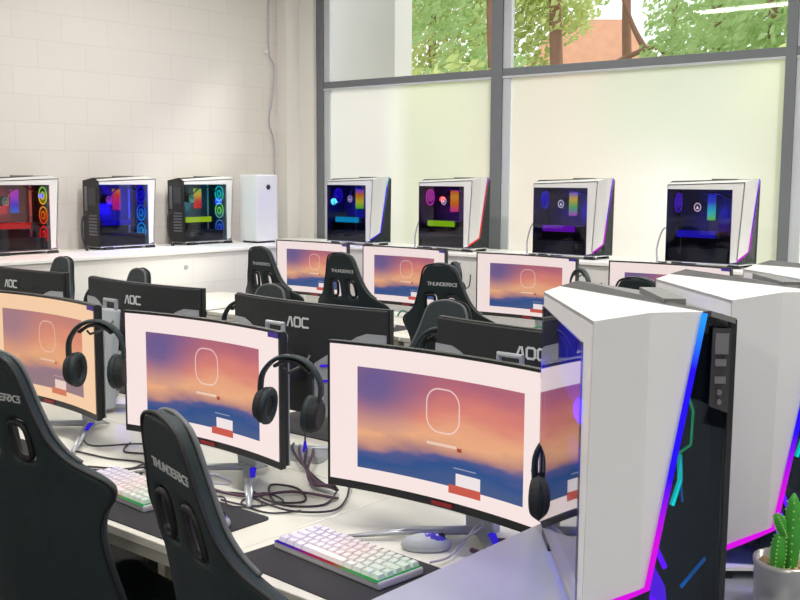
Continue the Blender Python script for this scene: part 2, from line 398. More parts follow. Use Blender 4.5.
def computer(rearfan, gpu, ram, pump, front, led, glow, side='sideglass', detail=False, frontbright=1.0, glowpow=1.2):
    e = empty('desktop_computer')
    # white side frame + shell
    b = NB()
    slab(b, [(0, 0, .452), (.462, 0, .452), (.462, 0, .03), (.512, 0, .04), (.545, 0, .495), (0, 0, .478)], (0, .006, 0))
    slab(b, [(0, .226, .02), (.535, .226, .02), (.540, .226, .500), (0, .226, .478)], (0, .006, 0))          # far side
    slab(b, [(0, 0, .478), (.545, 0, .495), (.572, .085, .512), (.569, .172, .513), (0, .035, .489)], (0, 0, -.006))   # white top left
    slab(b, [(.512, 0, .048), (.545, 0, .495), (.574, .085, .512), (.5451, .090, .095)], (-.006, 0, 0))   # front facet, left
    slab(b, [(.5451, .090, .095), (.574, .085, .512), (.569, .172, .513), (.5448, .100, .100)], (-.006, 0, 0))  # front facet, right
    slab(b, [(0, .006, .018), (.54, .006, .018), (.54, .226, .018), (0, .226, .018)], (0, 0, .006))
    shell = obj('shell', b, 'white', e)
    b = NB()
    slab(b, [(0, .035, .489), (.569, .172, .513), (.568, .186, .514), (0, .075, .500)], (0, 0, -.008)); obj('top_vent', b, 'vent', e)
    b = NB()
    slab(b, [(0, .075, .500), (.568, .186, .514), (.556, .232, .502), (0, .232, .480)], (0, 0, -.008))
    box(b, .25, .42, .150, .190, .503, .514)
    obj('top_cover', b, 'white_top', e)
    # rear panel
    b = NB(); slab(b, [(0, 0, .02), (0, .232, .02), (0, .232, .480), (0, .075, .500), (0, 0, .478)], (.004, 0, 0))
    rp = obj('rear_panel', b, 'black', e)
    b = NB()
    for i in range(7): box(b, -.004, 0, .035, .15, .10 + i * .022, .112 + i * .022)
    box(b, -.004, 0, .165, .205, .27, .44); obj('slot_cover', b, 'tray', rp)
    b = NB(); box(b, -.006, 0, .04, .15, .31, .43); obj('exhaust_grille', b, 'part', rp)
    # front: dark smoked part, glowing strip, port panel
    b = NB()
    slab(b, [(.566, .176, .508), (.556, .232, .500), (.550, .228, .022), (.518, .002, .022), (.511, .0, .068), (.543, .104, .094)], (-.003, 0, 0))
    obj('front_glass', b, 'frontglass', e)
    b = NB(); slab(b, [(.490, .232, .02), (.490, .10, .02), (.490, .10, .50), (.490, .232, .50)], (-.003, 0, 0)); obj('fan_bracket', b, 'board', e)
    b = NB(); slab(b, [(.44, .2195, .03), (.546, .2195, .03), (.551, .2195, .49), (.44, .2195, .49)], (0, .004, 0)); slab(b, [(.535, .2235, .02), (.5505, .2235, .02), (.5565, .2235, .500), (.540, .2235, .500)], (0, .0095, 0)); obj('front_lining', b, 'black', e)
    b = NB(); tube(b, [(.571, .1745, .511), (.548, .102, .098), (.532, .05, .070), (.515, .000, .044)], .005, 8)
    obj('light_strip', b, LED[led], e)
    if detail:
        b = NB(); slab(b, [(.565, .190, .490), (.560, .222, .488), (.558, .222, .366), (.560, .190, .376)], (.003, 0, 0)); io = obj('port_panel', b, 'vent', e)
        b = NB()
        for z in (.440, .415): box(b, .566, .5675, .196, .214, z - .005, z + .005)
        obj('usb_port', b, 'tray', io)
        b = NB()
        for z in (.397, .383): cyl(b, (.563, .205, z), (.567, .205, z), .004)
        obj('audio_jack', b, 'tray', io)
        b = NB(); box(b, .566, .5668, .195, .217, .452, .482); obj('start_button', b, 'tray', io)
        # bracket-shaped light lines seen behind the smoked glass
        b = NB(); tube(b, [(.545, .150, .415), (.545, .170, .365), (.545, .168, .315), (.545, .145, .300)], .0022, 6)
        obj('light_line', b, em((30, 180, 120), 1.0), e)
        b = NB(); tube(b, [(.545, .168, .46), (.545, .158, .40)], .003, 6); tube(b, [(.545, .140, .225), (.545, .152, .262), (.545, .150, .300)], .0045, 6)
        obj('light_line', b, em((10, 170, 175), 1.6), e)
        b = NB(); tube(b, [(.545, .150, .28), (.545, .158, .23)], .002, 6); tube(b, [(.545, .16, .10), (.545, .20, .145)], .003, 6)
        obj('light_line', b, em((20, 90, 170), .9), e)
        b = NB(); slab(b, [(.54, .108, .07), (.54, .112, .135), (.54, .134, .10), (.54, .138, .075)], (.003, 0, 0)); tube(b, [(.545, .112, .165), (.545, .132, .13)], .005, 6)
        obj('light_line', b, em((80, 20, 215), 1.7), e)
    # side glass
    b = NB(); slab(b, [(.004, -.004, .026), (.462, -.004, .026), (.462, -.004, .452), (.004, -.004, .452)], (0, .004, 0)); obj('glass_panel', b, side, e)
    # inside
    b = NB(); box(b, .02, .40, .196, .206, .03, .46); obj('motherboard', b, 'board', e)
    b = NB(); box(b, .01, .44, .02, .20, .03, .105); obj('power_shroud', b, 'part', e)
    b = NB(); box(b, .05, .36, .06, .17, .165, .205); g = obj('graphics_card', b, 'part', e, bevel=.004)
    b = NB(); box(b, .055, .33, .050, .058, .168, .208); obj('graphics_light', b, em(gpu, 1.3), g)
    b = NB()
    for i in range(2): box(b, .245 + i * .016, .255 + i * .016, .11, .19, .27, .42)
    obj('memory_stick', b, ram, e)
    b = NB(); cyl(b, (.17, .19, .345), (.17, .12, .345), .032, n=20); pu = obj('cooler_pump', b, 'black', e)
    b = NB(); tube(b, [(.17 + .024 * math.cos(a * .628), .118, .345 + .024 * math.sin(a * .628)) for a in range(10)], .003, 6, closed=True)
    slab(b, [(.158, .118, .335), (.182, .118, .335), (.170, .118, .355)], (0, -.002, 0)); obj('pump_light', b, em(pump, 1.6), pu)
    b = NB(); tube(b, catmull([(.18, .12, .37), (.22, .08, .42), (.32, .07, .43), (.42, .1, .40)], 5), .006, 8); obj('coolant_hose', b, 'black', e)
    b = NB(); fan_blades(b, .035, .11, .37, .055); f = obj('rear_fan', b, em(rearfan, .85), e)
    b = NB(); fan(b, .035, .11, .37, .055); obj('fan_ring', b, em(rearfan, 1.4), f)
    for z in (.12, .25, .38):
        b = NB(); fan_blades(b, .475, .11, z, .056); f = obj('front_fan', b, front[0], e)
        b = NB(); fan(b, .470, .11, z, .056); obj('fan_ring', b, front[1], f)
    if detail:
        b = NB(); slab(b, [(.02, .03, .42), (.16, .03, .425), (.27, .03, .39), (.24, .03, .35), (.30, .03, .325), (.17, .03, .30), (.05, .03, .33)], (0, .01, 0)); obj('cooling_shroud', b, em((35, 18, 215), 2.4), e)  # glowing panel added to imitate a blue reflection in the side glass
    # feet
    for x in (.04, .44):
        b = NB(); slab(b, [(x, .0, .0), (x + .09, .0, .0), (x + .08, .0, .02), (x + .01, .0, .02)], (0, .03, 0)); obj('foot', b, 'black', e); b = NB(); slab(b, [(x, .2, .0), (x + .09, .2, .0), (x + .08, .2, .02), (x + .01, .2, .02)], (0, .03, 0))
        obj('foot', b, 'black', e)
    L = bpy.data.lights.new('case_led', 'POINT'); L.energy = glowpow * 7; L.color = srgb(*glow)[:3]; L.shadow_soft_size = .03
    lo = bpy.data.objects.new('case_led', L); col.objects.link(lo); lo.location = (.25, .05, .30); lo.parent = e
    return e
def F(stops, nm, s=1.0): return (front_mat(stops, nm + '_blade', s * .35), front_mat(stops, nm, s * 1.3))
rainbow = [(40, 40, 220), (20, 200, 90), (240, 220, 40), (240, 80, 30)]
BL = (40, 20, 225)
def wcase(x, y, rz, label, group, *a, z=1.055, **k):
    e = computer(*a, **k); e.location = (x, y, z); e.rotation_euler = (0, 0, rz); e.scale = (1, .865, 1) if z < 1 else (.95, .92, 1.09)
    tag(e, label, 'computer', group); return e
GW = 'white computers standing on the window ledge'; GL = 'white computers standing on the left wall ledge'; GC = 'white computers in a row on the grey counter'
wcase(-6.20, 6.30, 0, 'white computer on window ledge nearest the corner, cyan graphics light and blue fans', GW,
      BL, (20, 170, 225), ram_mat([(60, 200, 60), (220, 220, 60), (230, 120, 40), (60, 60, 230)], 'a'), (225, 200, 255), F([(20, 10, 160), (30, 20, 200)], 'a', .5), 'cyan', (30, 40, 255), glowpow=1.5)
wcase(-5.20, 6.30, 0, 'white computer on window ledge with magenta fan and yellow-green graphics light', GW,
      (220, 30, 190), (160, 220, 30), ram_mat([(240, 60, 160), (250, 120, 40), (250, 170, 60), (230, 60, 60)], 'b'), (250, 230, 255), F([(20, 60, 60), (40, 20, 120)], 'b', .3), 'red', (130, 40, 200), glowpow=.7)
wcase(-4.14, 6.30, 0, 'white computer on window ledge with purple graphics light beside the middle window post', GW,
      (30, 20, 230), (120, 20, 200), ram_mat([(200, 60, 220), (60, 200, 120), (240, 200, 60), (60, 60, 230)], 'c'), (235, 235, 255), F([(20, 60, 80), (20, 20, 150)], 'c', .4), 'purple', (60, 30, 220), glowpow=1.0)
wcase(-3.11, 6.30, 0, 'rightmost white computer on window ledge, dark blue interior and square white pump light', GW,
      (80, 20, 220), (40, 30, 200), ram_mat([(120, 230, 90), (60, 220, 230), (60, 80, 240), (40, 30, 200)], 'd'), (255, 225, 250), F([(20, 30, 90), (20, 20, 150)], 'd', .4), 'purple', (40, 30, 220), glowpow=.9)
wcase(-6.82, 3.65, R(90), 'white computer on left ledge cut by the photo edge, red graphics light and rainbow fans', GL,
      (120, 20, 200), (225, 25, 20), ram_mat([(40, 120, 240), (60, 20, 220), (200, 30, 220), (220, 40, 220)], 'e'), (60, 160, 140), F([(225, 25, 30), (235, 30, 40), (250, 110, 30), (240, 220, 50), (40, 230, 90)], 'e', 1.3), 'purple', (255, 60, 50), glowpow=1.0)
wcase(-6.82, 4.50, R(90), 'white computer on left ledge with deep blue interior and pink memory', GL,
      (230, 60, 120), (25, 15, 200), ram_mat([(180, 40, 160), (230, 40, 150), (240, 60, 50), (250, 170, 60)], 'f'), (230, 90, 120), F([(40, 170, 230), (40, 150, 240), (30, 30, 235), (30, 20, 220)], 'f', 1.3), 'blue', (20, 10, 255), glowpow=3.0)
wcase(-6.82, 5.29, R(90), 'white computer on left ledge with cyan fans and yellow-green graphics light, beside tall white tower', GL,
      (30, 40, 210), (190, 235, 40), ram_mat([(230, 30, 40), (235, 60, 30), (240, 210, 60), (60, 220, 90)], 'g'), (40, 170, 120), F([(40, 20, 210), (60, 120, 220), (130, 240, 90), (30, 220, 200), (20, 190, 220)], 'g', 1.3), 'blue', (60, 160, 160), glowpow=1.0)
# row on the counter
fw = Vector((.645, -.764)); wd = Vector((.764, .645))
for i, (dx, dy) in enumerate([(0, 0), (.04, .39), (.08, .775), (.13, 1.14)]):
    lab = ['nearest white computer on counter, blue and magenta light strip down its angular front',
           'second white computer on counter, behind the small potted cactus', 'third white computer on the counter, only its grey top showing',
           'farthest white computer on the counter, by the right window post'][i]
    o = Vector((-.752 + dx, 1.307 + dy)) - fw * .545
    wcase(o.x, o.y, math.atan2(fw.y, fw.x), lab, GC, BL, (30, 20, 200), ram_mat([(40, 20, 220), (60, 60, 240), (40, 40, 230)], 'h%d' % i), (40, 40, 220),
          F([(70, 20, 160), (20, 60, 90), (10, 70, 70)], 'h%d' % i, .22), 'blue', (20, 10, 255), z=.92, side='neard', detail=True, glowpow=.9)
# cables hanging from the ledge computers
def cable(name, pts, r, m, label, group=None, k=6):
    b = NB(); tube(b, catmull(pts, k), r, 6); o = obj(name, b, m, smooth=True); tag(o, label, 'cable', group); return o
for i, (x, who) in enumerate([(-5.20, 'the magenta-fan computer'), (-4.14, 'the purple-lit computer'), (-3.11, 'the rightmost window ledge computer')]):
    cable('power_cable', [(x - .005, 6.42, 1.30), (x - .07, 6.40, 1.28), (x - .10, 6.38, 1.16), (x - .09, 6.36, 1.062), (x - .12, 6.33, 1.062)], .006, 'cable_w', 'thin grey cable hanging behind %s' % who, 'cables behind ledge computers')
    cable('power_cable', [(x - .005, 6.47, 1.20), (x - .05, 6.45, 1.18), (x - .07, 6.45, 1.10), (x - .05, 6.43, 1.063), (x - .10, 6.40, 1.063)], .005, 'cable', 'thin dark cable drooping behind %s' % who, 'cables behind ledge computers')
for i, (y, who) in enumerate([(4.50, 'the deep blue computer'), (5.29, 'the cyan-fan computer')]):
    cable('power_cable', [(-6.95, y - .005, 1.32), (-6.95, y - .06, 1.30), (-6.93, y - .08, 1.16), (-6.90, y - .07, 1.063), (-6.85, y - .09, 1.063)], .007, 'cable', 'dark cable hanging behind %s on left ledge' % who, 'cables behind ledge computers')
# tall white tower
e = empty('white_tower', (-6.72, 5.98, 1.055))
tag(e, 'plain tall white box tower with small black emblem at the left ledge end', 'tower')
b = NB(); box(b, -.11, .11, -.10, .14, .015, .575); obj('shell', b, 'white', e, bevel=.012)
b = NB(); box(b, -.09, .09, -.08, .12, 0, .015); obj('base', b, 'black', e)
b = NB(); cyl(b, (.11, .03, .47), (.114, .03, .47), .024, n=6); obj('emblem', b, 'black', e)
# wall conduit and cable in the corner
cable('wall_cable', [(-7.085, 6.48, 3.5), (-7.085, 6.47, 2.75), (-7.08, 6.52, 2.6), (-7.085, 6.50, 2.3), (-7.085, 6.46, 2.1), (-7.085, 6.52, 1.9), (-7.085, 6.52, 1.4), (-7.08, 6.54, 1.3), (-7.07, 6.53, 1.062)], .006, 'cable_w', 'thin white cable running down the corner of the left wall')
b = NB(); cyl(b, (-7.1, 6.43, 2.72), (-7.07, 6.43, 2.72), .02, n=12); tag(obj('cable_clip', b, 'plain'), 'small round white hook on the left wall near the corner', 'hook')
b = NB(); cyl(b, (-6.35, 4.93, .93), (-6.345, 4.93, .93), .018, n=12); tag(obj('wall_bolt', b, 'lgrey'), 'small round metal bolt on the face of the left ledge', 'bolt')

# ================================================================== monitors
W, H = .67, .365
def cy(x, R_=1.5): return -(x * x) / (2 * R_)
def curved(bm, x0, x1, z0, z1, yo, th, n=14, uv=False):
    cols = []
    for i in range(n + 1):
        x = x0 + (x1 - x0) * i / n; y = cy(x) + yo
        cols.append([bm.verts.new(p) for p in [(x, y, z0), (x, y, z1), (x, y + th, z1), (x, y + th, z0)]])
    lay = bm.loops.layers.uv.verify() if uv else None
    for i in range(n):
        A, B = cols[i], cols[i + 1]
        f = bm.faces.new([A[0], B[0], B[1], A[1]])
        if uv:
            for lp, q in zip(f.loops, [(i / n, 0), ((i + 1) / n, 0), ((i + 1) / n, 1), (i / n, 1)]): lp[lay].uv = q
        bm.faces.new([A[1], B[1], B[2], A[2]]); bm.faces.new([A[2], B[2], B[3], A[3]]); bm.faces.new([A[3], B[3], B[0], A[0]])
    bm.faces.new(cols[0]); bm.faces.new(cols[-1][::-1])
def monitor(scr='screen'):
    """screen faces -y, z=0 is the desk top, panel bottom at .115"""
    e = empty('computer_monitor'); zb = .115
    b = NB(); curved(b, -W / 2, W / 2, zb, zb + H, 0, .018); p = obj('bezel', b, 'black', e)
    b = NB(); curved(b, -W / 2 + .008, W / 2 - .008, zb + .02, zb + H - .007, -.0015, .001, uv=True); obj('screen', b, scr, e)
    b = NB(); box(b, -.03, .03, -.004, -.001, zb + .005, zb + .014); obj('brand_mark', b, 'red', e)
    b = NB(); curved(b, W / 2 - .055, W / 2 - .006, zb + H - .018, zb + H - .004, -.003, .002, n=3); obj('corner_sticker', b, 'sticker', e)
    # back: dark upper shell and silver lower chevron
    b = NB(); curved(b, -W / 2 + .002, W / 2 - .002, zb + .004, zb + H - .003, .018, .012) ; bk = obj('back_cover', b, 'matte', e, bevel=.004)
    for s in (-1, 1):
        b = NB(); n = 8
        P = []
        for i in range(n + 1):
            x = s * (.075 + (W / 2 - .078) * i / n) if i < n else s * (W / 2 - .002)
            x = s * min(abs(x), W / 2 - .002)
            P.append(x)
        for i in range(n):
            x0, x1 = P[i], P[i + 1]
            def zt(x): return zb + .175 + .112 * min(1, (abs(x) - .075) / .18)
            yb = [cy(x0) + .0305, cy(x1) + .0305]
            slab(b, [(x0, yb[0], zb + .004), (x1, yb[1], zb + .004), (x1, yb[1], zt(x1)), (x0, yb[0], zt(x0))], (0, .004, 0))
        obj('lower_cover', b, 'silver', e)
    for s in (-1, 1):
        for dz in (.115, .165):
            b = NB(); x0, x1 = s * .10, s * .175; y0, y1 = cy(x0) + .036, cy(x1) + .036
            slab(b, [(x0, y0, zb + dz), (x1, y1, zb + dz + .012), (x1, y1, zb + dz + .020), (x0, y0, zb + dz + .008)], (0, .002, 0))
            obj('light_bar', b, 'purplebar', e)
    lt = lettering('aOC', .029, 1.15, .0060)
    for v in lt.verts: v.co = Vector((-v.co.x, -v.co.y + .0305 + cy(v.co.x), v.co.z + zb + .300))
    bmesh.ops.recalc_face_normals(lt, faces=lt.faces); obj('logo', lt, 'print', e)
    # stand
    b = NB(); slab(b, [(-.042, .145, .02), (.042, .145, .02), (.042, .180, .02), (-.042, .180, .02)], (0, -.035, .37)); nk = obj('stand_neck', b, 'lgrey', e, bevel=.006)
    b = NB(); tube(b, [(-.034, .128, .37), (-.034, .126, .422), (.034, .126, .422), (.034, .128, .37)], .0085, 8); obj('handle', b, 'silver', nk)
    b = NB(); box(b, -.04, .04, .026, .120, zb + .12, zb + .19); obj('stand_mount', b, 'black', e)
    b = NB()
    for (tx, ty) in ((-.25, -.075), (.25, -.075), (0, .225)):
        tube(b, [(tx * .04, .155 + (ty - .155) * .04, .022), (tx * .5, .155 + (ty - .155) * .5, .022), (tx, ty, .008)], [.020, .016, .006], 8, flat=(1, .55))
    obj('stand_foot', b, 'silver', e, smooth=True)
    b = NB(); tube(b, [(.06, .115, .0365), (.115, .062, .0335)], [.010, .007], 8, flat=(1, .35)); obj('foot_light', b, 'blueglow', e)  # glowing patch added to give the silver foot arm its blue tint
    return e
base = monitor('screen'); far = monitor('screen_far'); warm = monitor('screen_warm')
def place_monitor(src, x, y, rz, label, group, z=.74, sx=1.0, dz=0, first=[set()]):
    o = src if src.name not in first[0] else copy_tree(src)
    if o is src: first[0].add(src.name)
    o.location = (x, y, z + dz); o.rotation_euler = (0, 0, rz); o.scale = (sx, 1, 1)
    tag(o, label, 'monitor', group); return o
GA = 'lit monitors on the near desk row'; GB = 'monitors seen from behind on the middle desk row'; GF = 'lit monitors on the far desk row'
place_monitor(base, -1.452, 1.853, 0, 'largest lit curved monitor beside the nearest white computer', GA)
place_monitor(base, -2.300, 1.853, R(1), 'lit curved monitor between the big front monitor and the left one, behind the turned chair', GA)
place_monitor(warm, -3.13, 1.853, 0, 'lit curved monitor with warm screen, cut by the left edge of the photo', GA)
for x, who in [(-4.22, 'leftmost black-backed monitor, cut by the photo edge'), (-3.33, 'black-backed monitor behind the gap between the two left screens'),
               (-2.43, 'black-backed monitor in front of two racing chairs, violet light bars on its back'), (-1.53, 'black-backed monitor right above the big front screen, beside the white computer')]:
    place_monitor(base, x, 2.36, R(180), who, GB, sx=1.06, dz=-.005)
for x, who in [(-4.97, 'lit monitor on far desks nearest the corner, behind a chair'), (-4.165, 'lit monitor on far desks between two racing chairs'),
               (-3.265, 'lit monitor on far desks left of the nearest white computer top'), (-2.40, 'lit monitor on far desks half hidden by the counter computers')]:
    place_monitor(far, x, 4.93, 0, who, GF, dz=-.035 + .0)

# ==================================================================== desks
def desk(x0, x1, y0, y1, label, group):
    e = empty('desk', ((x0 + x1) / 2, (y0 + y1) / 2, 0)); w = (x1 - x0) / 2; d = (y1 - y0) / 2
    tag(e, label, 'desk', group)
    b = NB(); box(b, -w + .001, w - .001, -d, d, .715, .74); obj('desk_top', b, 'desk', e, bevel=.003)
    b = NB(); box(b, -w + .02, w - .02, -d + .008, -d + .03, .685, .715); obj('apron', b, 'deskmetal', e); b = NB(); box(b, -w + .02, w - .02, d - .03, d - .008, .685, .715); obj('apron', b, 'deskmetal', e)
    b = NB(); box(b, -w + .05, w - .05, .02, d - .08, .60, .615); obj('under_shelf', b, 'vent', e)
    for s in (-1, 1):
        for q in (-1, 1):
            x = s * (w - .06); y = q * (d - .07)
            b = NB(); box(b, x - .02, x + .02, y - .03, y + .03, .0, .715); obj('leg', b, 'deskmetal', e, bevel=.003)
        x = s * (w - .06)
        b = NB(); slab(b, [(x - .02, -d + .03, .60), (x - .02, -d + .12, .655), (x - .02, d - .12, .655), (x - .02, d - .03, .60), (x - .02, d - .03, .57), (x - .02, -d + .03, .57)], (.04, 0, 0)); obj('leg_bracket', b, 'deskmetal', e)
for x0, x1, w in [(-4.45, -3.58, 'left of the black chair at the photo edge'), (-3.58, -2.71, 'under the warm left monitor'), (-2.71, -1.84, 'under the second monitor'), (-1.84, -1.125, 'under the big front monitor')]:
    desk(x0, x1, 1.47, 2.125, 'white desk in the near row %s' % w, 'white desks in the near row')
    desk(x0, x1, 2.13, 2.78, 'white middle-row desk backing onto the one %s' % w, 'white desks in the middle row')
for x0, w in [(-6.2, 'in the far corner'), (-5.4, 'under the monitor nearest the corner'), (-4.55, 'between the two racing chairs'), (-3.7, 'under the third monitor'), (-2.85, 'behind the counter computers')]:
    desk(x0, x0 + .84, 4.33, 5.14, 'white desk in the far row %s' % w, 'white desks in the far row')
# counter
e = empty('counter', (-.5, 2.4, 0)); tag(e, 'grey counter carrying the row of white computers and the cactus', 'counter')
b = NB(); box(b, -.62, .9, -2.9, 1.4, .89, .92); obj('counter_top', b, 'counter', e, bevel=.003)
b = NB(); box(b, -.60, .85, -2.85, 1.35, .0, .89); obj('counter_body', b, 'plain', e)

# ======================================================= mats, keyboards, mice
def mat(x0, x1, y0, y1, label, rz=0):
    b = NB(); w, d = (x1 - x0) / 2, (y1 - y0) / 2
    pts = []
    for cx_, cy_, a0 in ((w - .02, d - .02, 0), (-w + .02, d - .02, 90), (-w + .02, -d + .02, 180), (w - .02, -d + .02, 270)):
        for k_ in range(5):
            a = R(a0 + k_ * 22.5); pts.append((cx_ + .02 * math.cos(a), cy_ + .02 * math.sin(a), .0))
    slab(b, pts, (0, 0, .003)); o = obj('desk_mat', b, 'mat'); o.location = ((x0 + x1) / 2, (y0 + y1) / 2, .7403); o.rotation_euler = (0, 0, rz)
    tag(o, label, 'desk mat', 'black desk mats')
mat(-1.80, -1.22, 1.495, 1.79, 'black desk mat under the white keyboard before the big front screen', R(-3))
mat(-2.58, -1.945, 1.49, 1.77, 'black desk mat behind the turned racing chair')
mat(-3.45, -2.83, 1.49, 1.77, 'black desk mat behind the chair at the photo edge')
mat(-2.79, -2.12, 2.43, 2.74, 'black desk mat on the middle desk behind the headset'); mat(-3.67, -3.0, 2.43, 2.74, 'black desk mat on the middle desk left of centre')
mat(-4.45, -3.85, 4.35, 4.66, 'black desk mat on the far desk between two racing chairs'); mat(-3.55, -2.95, 4.35, 4.66, 'black desk mat on the far desk under the third monitor')
def keyboard():
    e = empty('keyboard')
    b = NB(); box(b, -.182, .182, -.068, .068, 0, .018); obj('keyboard_case', b, 'kbase', e, bevel=.005)
    t = NT('keyboard_backlight'); tc = t.n('TexCoord'); sp = t.n('SeparateXYZ'); t.l(tc.outputs['Object'], sp.inputs[0])
    f = t.math('DIVIDE', t.math('ADD', sp.outputs[0], .18), .36)
    em_ = t.n('Emission'); em_.inputs[1].default_value = .4
    t.l(t.ramp(f, [(0, srgb(90, 60, 235)), (.2, srgb(120, 60, 225)), (.36, srgb(235, 60, 140)), (.58, srgb(240, 80, 80)), (.72, srgb(120, 220, 130)), (1, srgb(60, 215, 120))]), em_.inputs[0])
    t.l(em_.outputs[0], t.out.inputs[0])
    b = NB(); box(b, -.177, .177, -.0688, .063, .0175, .0195); obj('backlight', b, t.m, e)
    rows = [[1] * 15, [1.5] + [1] * 12 + [1.5], [1.75] + [1] * 11 + [2.25], [2.25] + [1] * 10 + [1.75, 1][:2], [1.25, 1.25, 1.25, 6.25, 1.25, 1.25, 1.25, 1.25]]
    b = NB(); b2 = NB()
    y = .052
    for r_ in rows:
        tot = sum(r_); x = -.174; sc = .348 / tot
        for kx in r_:
            x0, x1 = x + .0015, x + kx * sc - .0015; t0, t1 = x0 + .002, x1 - .002
            lo = [(x0, y - .0105, .0195), (x1, y - .0105, .0195), (x1, y + .0105, .0195), (x0, y + .0105, .0195)]
            hi = [(t0, y - .007, .029), (t1, y - .007, .029), (t1, y + .008, .030), (t0, y + .008, .030)]
            A = [b.verts.new(p) for p in lo]; B = [b.verts.new(p) for p in hi]
            b.faces.new(B)
            for i in range(4): b.faces.new([A[i], A[(i + 1) % 4], B[(i + 1) % 4], B[i]])
            x += kx * sc
        y -= .0255
    b2.free(); 
    t = NT('lit_keycaps'); tc = t.n('TexCoord'); sp = t.n('SeparateXYZ'); t.l(tc.outputs['Object'], sp.inputs[0])
    f = t.math('DIVIDE', t.math('ADD', sp.outputs[0], .18), .36); pb = t.n('BsdfPrincipled'); pb.inputs['Roughness'].default_value = .4
    t.l(t.ramp(f, [(0, srgb(216, 213, 232)), (.3, srgb(228, 222, 230)), (.55, srgb(234, 222, 220)), (.75, srgb(224, 227, 218)), (1, srgb(206, 228, 210))]), pb.inputs['Base Color'])  # pale tints of the backlight put into the keycap colour
    t.l(pb.outputs[0], t.out.inputs[0]); ks = obj('keycaps', b, t.m, e); ks['kind'] = 'stuff'
    return e
kb = keyboard(); kb.location = (-1.592, 1.676, .7435); kb.rotation_euler = (0, 0, R(-5)); kb.scale = (1.0, 1.02, 1)
tag(kb, 'white keyboard with rainbow backlight on the mat before the big front screen', 'keyboard', 'white keyboards')
k2 = copy_tree(kb); k2.location = (-2.40, 1.655, .7435); k2.rotation_euler = (0, 0, R(-4)); tag(k2, 'white keyboard seen between the two near racing chairs', 'keyboard', 'white keyboards')
k3 = copy_tree(kb); k3.location = (-4.12, 4.50, .7435); k3.rotation_euler = (0, 0, 0); tag(k3, 'white keyboard on the far desk between two racing chairs', 'keyboard', 'white keyboards')
def mouse(loc, rz, label):
    e = empty('computer_mouse', loc, rz); tag(e, label, 'mouse', 'computer mice')
    b = NB(); ball(b, (0, 0, .012), 1, .033, .06, .026, 18, 12)
    for v in b.verts: v.co.z = max(v.co.z, 0)
    obj('mouse_body', b, 'lgrey', e, smooth=True)
    b = NB(); ball(b, (0, .014, .0145), 1, .026, .040, .0262, 16, 10)
    for v in b.verts: v.co.z = max(v.co.z, .004)
    obj('mouse_shell', b, pbr('mouse_blue_gloss', srgb(70, 62, 150), .2, emit=srgb(40, 20, 200), es=.25), e, smooth=True)
    b = NB(); cyl(b, (-.003, .038, .034), (.003, .038, .034), .008, n=12); obj('scroll_wheel', b, 'black', e)
    return e
mouse((-1.508, 1.862, .74), R(-52), 'silver and blue gaming mouse beside the white keyboard')
mouse((-1.99, 1.60, .7435), R(-10), 'gaming mouse on the mat behind the turned chair')

# ================================================================== headsets
def headset(mic=False):
    e = empty('headset'); r = .085     # top of the band at z=0, hangs down, opening in the x-z plane
    pts = [(-.088, 0, -.135), (-.092, 0, -.10), (-.088, 0, -.06), (-.062, 0, -.022), (-.03, 0, -.004), (0, 0, 0), (.03, 0, -.004), (.062, 0, -.022), (.088, 0, -.06), (.092, 0, -.10), (.088, 0, -.135)]
    b = NB(); tube(b, catmull(pts, 4), .009, 10, flat=(.7, 1.7)); obj('headband', b, 'leather', e, smooth=True)
    b = NB(); tube(b, catmull([(p[0] * .86, 0, p[2] - .012) for p in pts[3:8]], 4), .008, 8, flat=(1.6, .7)); obj('band_cushion', b, 'piping', e, smooth=True)
    for s in (-1, 1):
        b = NB(); cyl(b, (s * .072, 0, -.150), (s * .098, 0, -.150), .046, .034, 22)
        for v in b.verts: v.co.z = -.150 + (v.co.z + .150) * 1.18
        cup = obj('ear_cup', b, 'matte', e, smooth=False, bevel=.006)
        b = NB(); tube(b, [(s * .064, .034 * math.cos(a * .3927), -.150 + .042 * math.sin(a * .3927)) for a in range(16)], .0125, 8, closed=True); obj('ear_cushion', b, 'leather', cup, smooth=True)
        b = NB(); cyl(b, (s * .062, 0, -.150), (s * .072, 0, -.150), .030, n=18); obj('speaker_cloth', b, 'piping', cup)
        b = NB(); cyl(b, (s * .093, 0, -.098), (s * .099, 0, -.098), .005, n=10); obj('hinge_pin', b, 'rim', e)
    if mic:
        b = NB(); tube(b, catmull([(.09, .02, -.15), (.125, .045, -.13), (.135, .05, -.06)], 4), .0035, 6); obj('microphone', b, 'black', e)
    return e
h1 = headset(); h2 = headset(True)
def place_headset(src, loc, rz, label, first=[set()], sc=1.0, ry=0):
    o = src if src.name not in first[0] else copy_tree(src)
    if o is src: first[0].add(src.name)
    o.location = loc; o.rotation_euler = (0, ry, rz); o.scale = (sc,) * 3; tag(o, label, 'headset', 'black headsets hanging on monitor edges'); return o
place_headset(h1, (-2.712, 1.765, 1.184), R(28), 'black headset hanging on the right edge of the warm left monitor')
place_headset(h1, (-1.845, 1.755, 1.178), R(20), 'black headset hanging at the right edge of the second monitor', sc=.9, ry=R(6))
place_headset(h1, (-1.03, 1.755, 1.135), R(20), 'black headset at the big front screen, mostly hidden by the white computer')
place_headset(h2, (-3.73, 4.86, 1.12), R(-35), 'black headset with microphone hanging right of the monitor between racing chairs')
place_headset(h2, (-2.885, 4.86, 1.13), R(-30), 'black headset with microphone hanging right of the third far monitor')
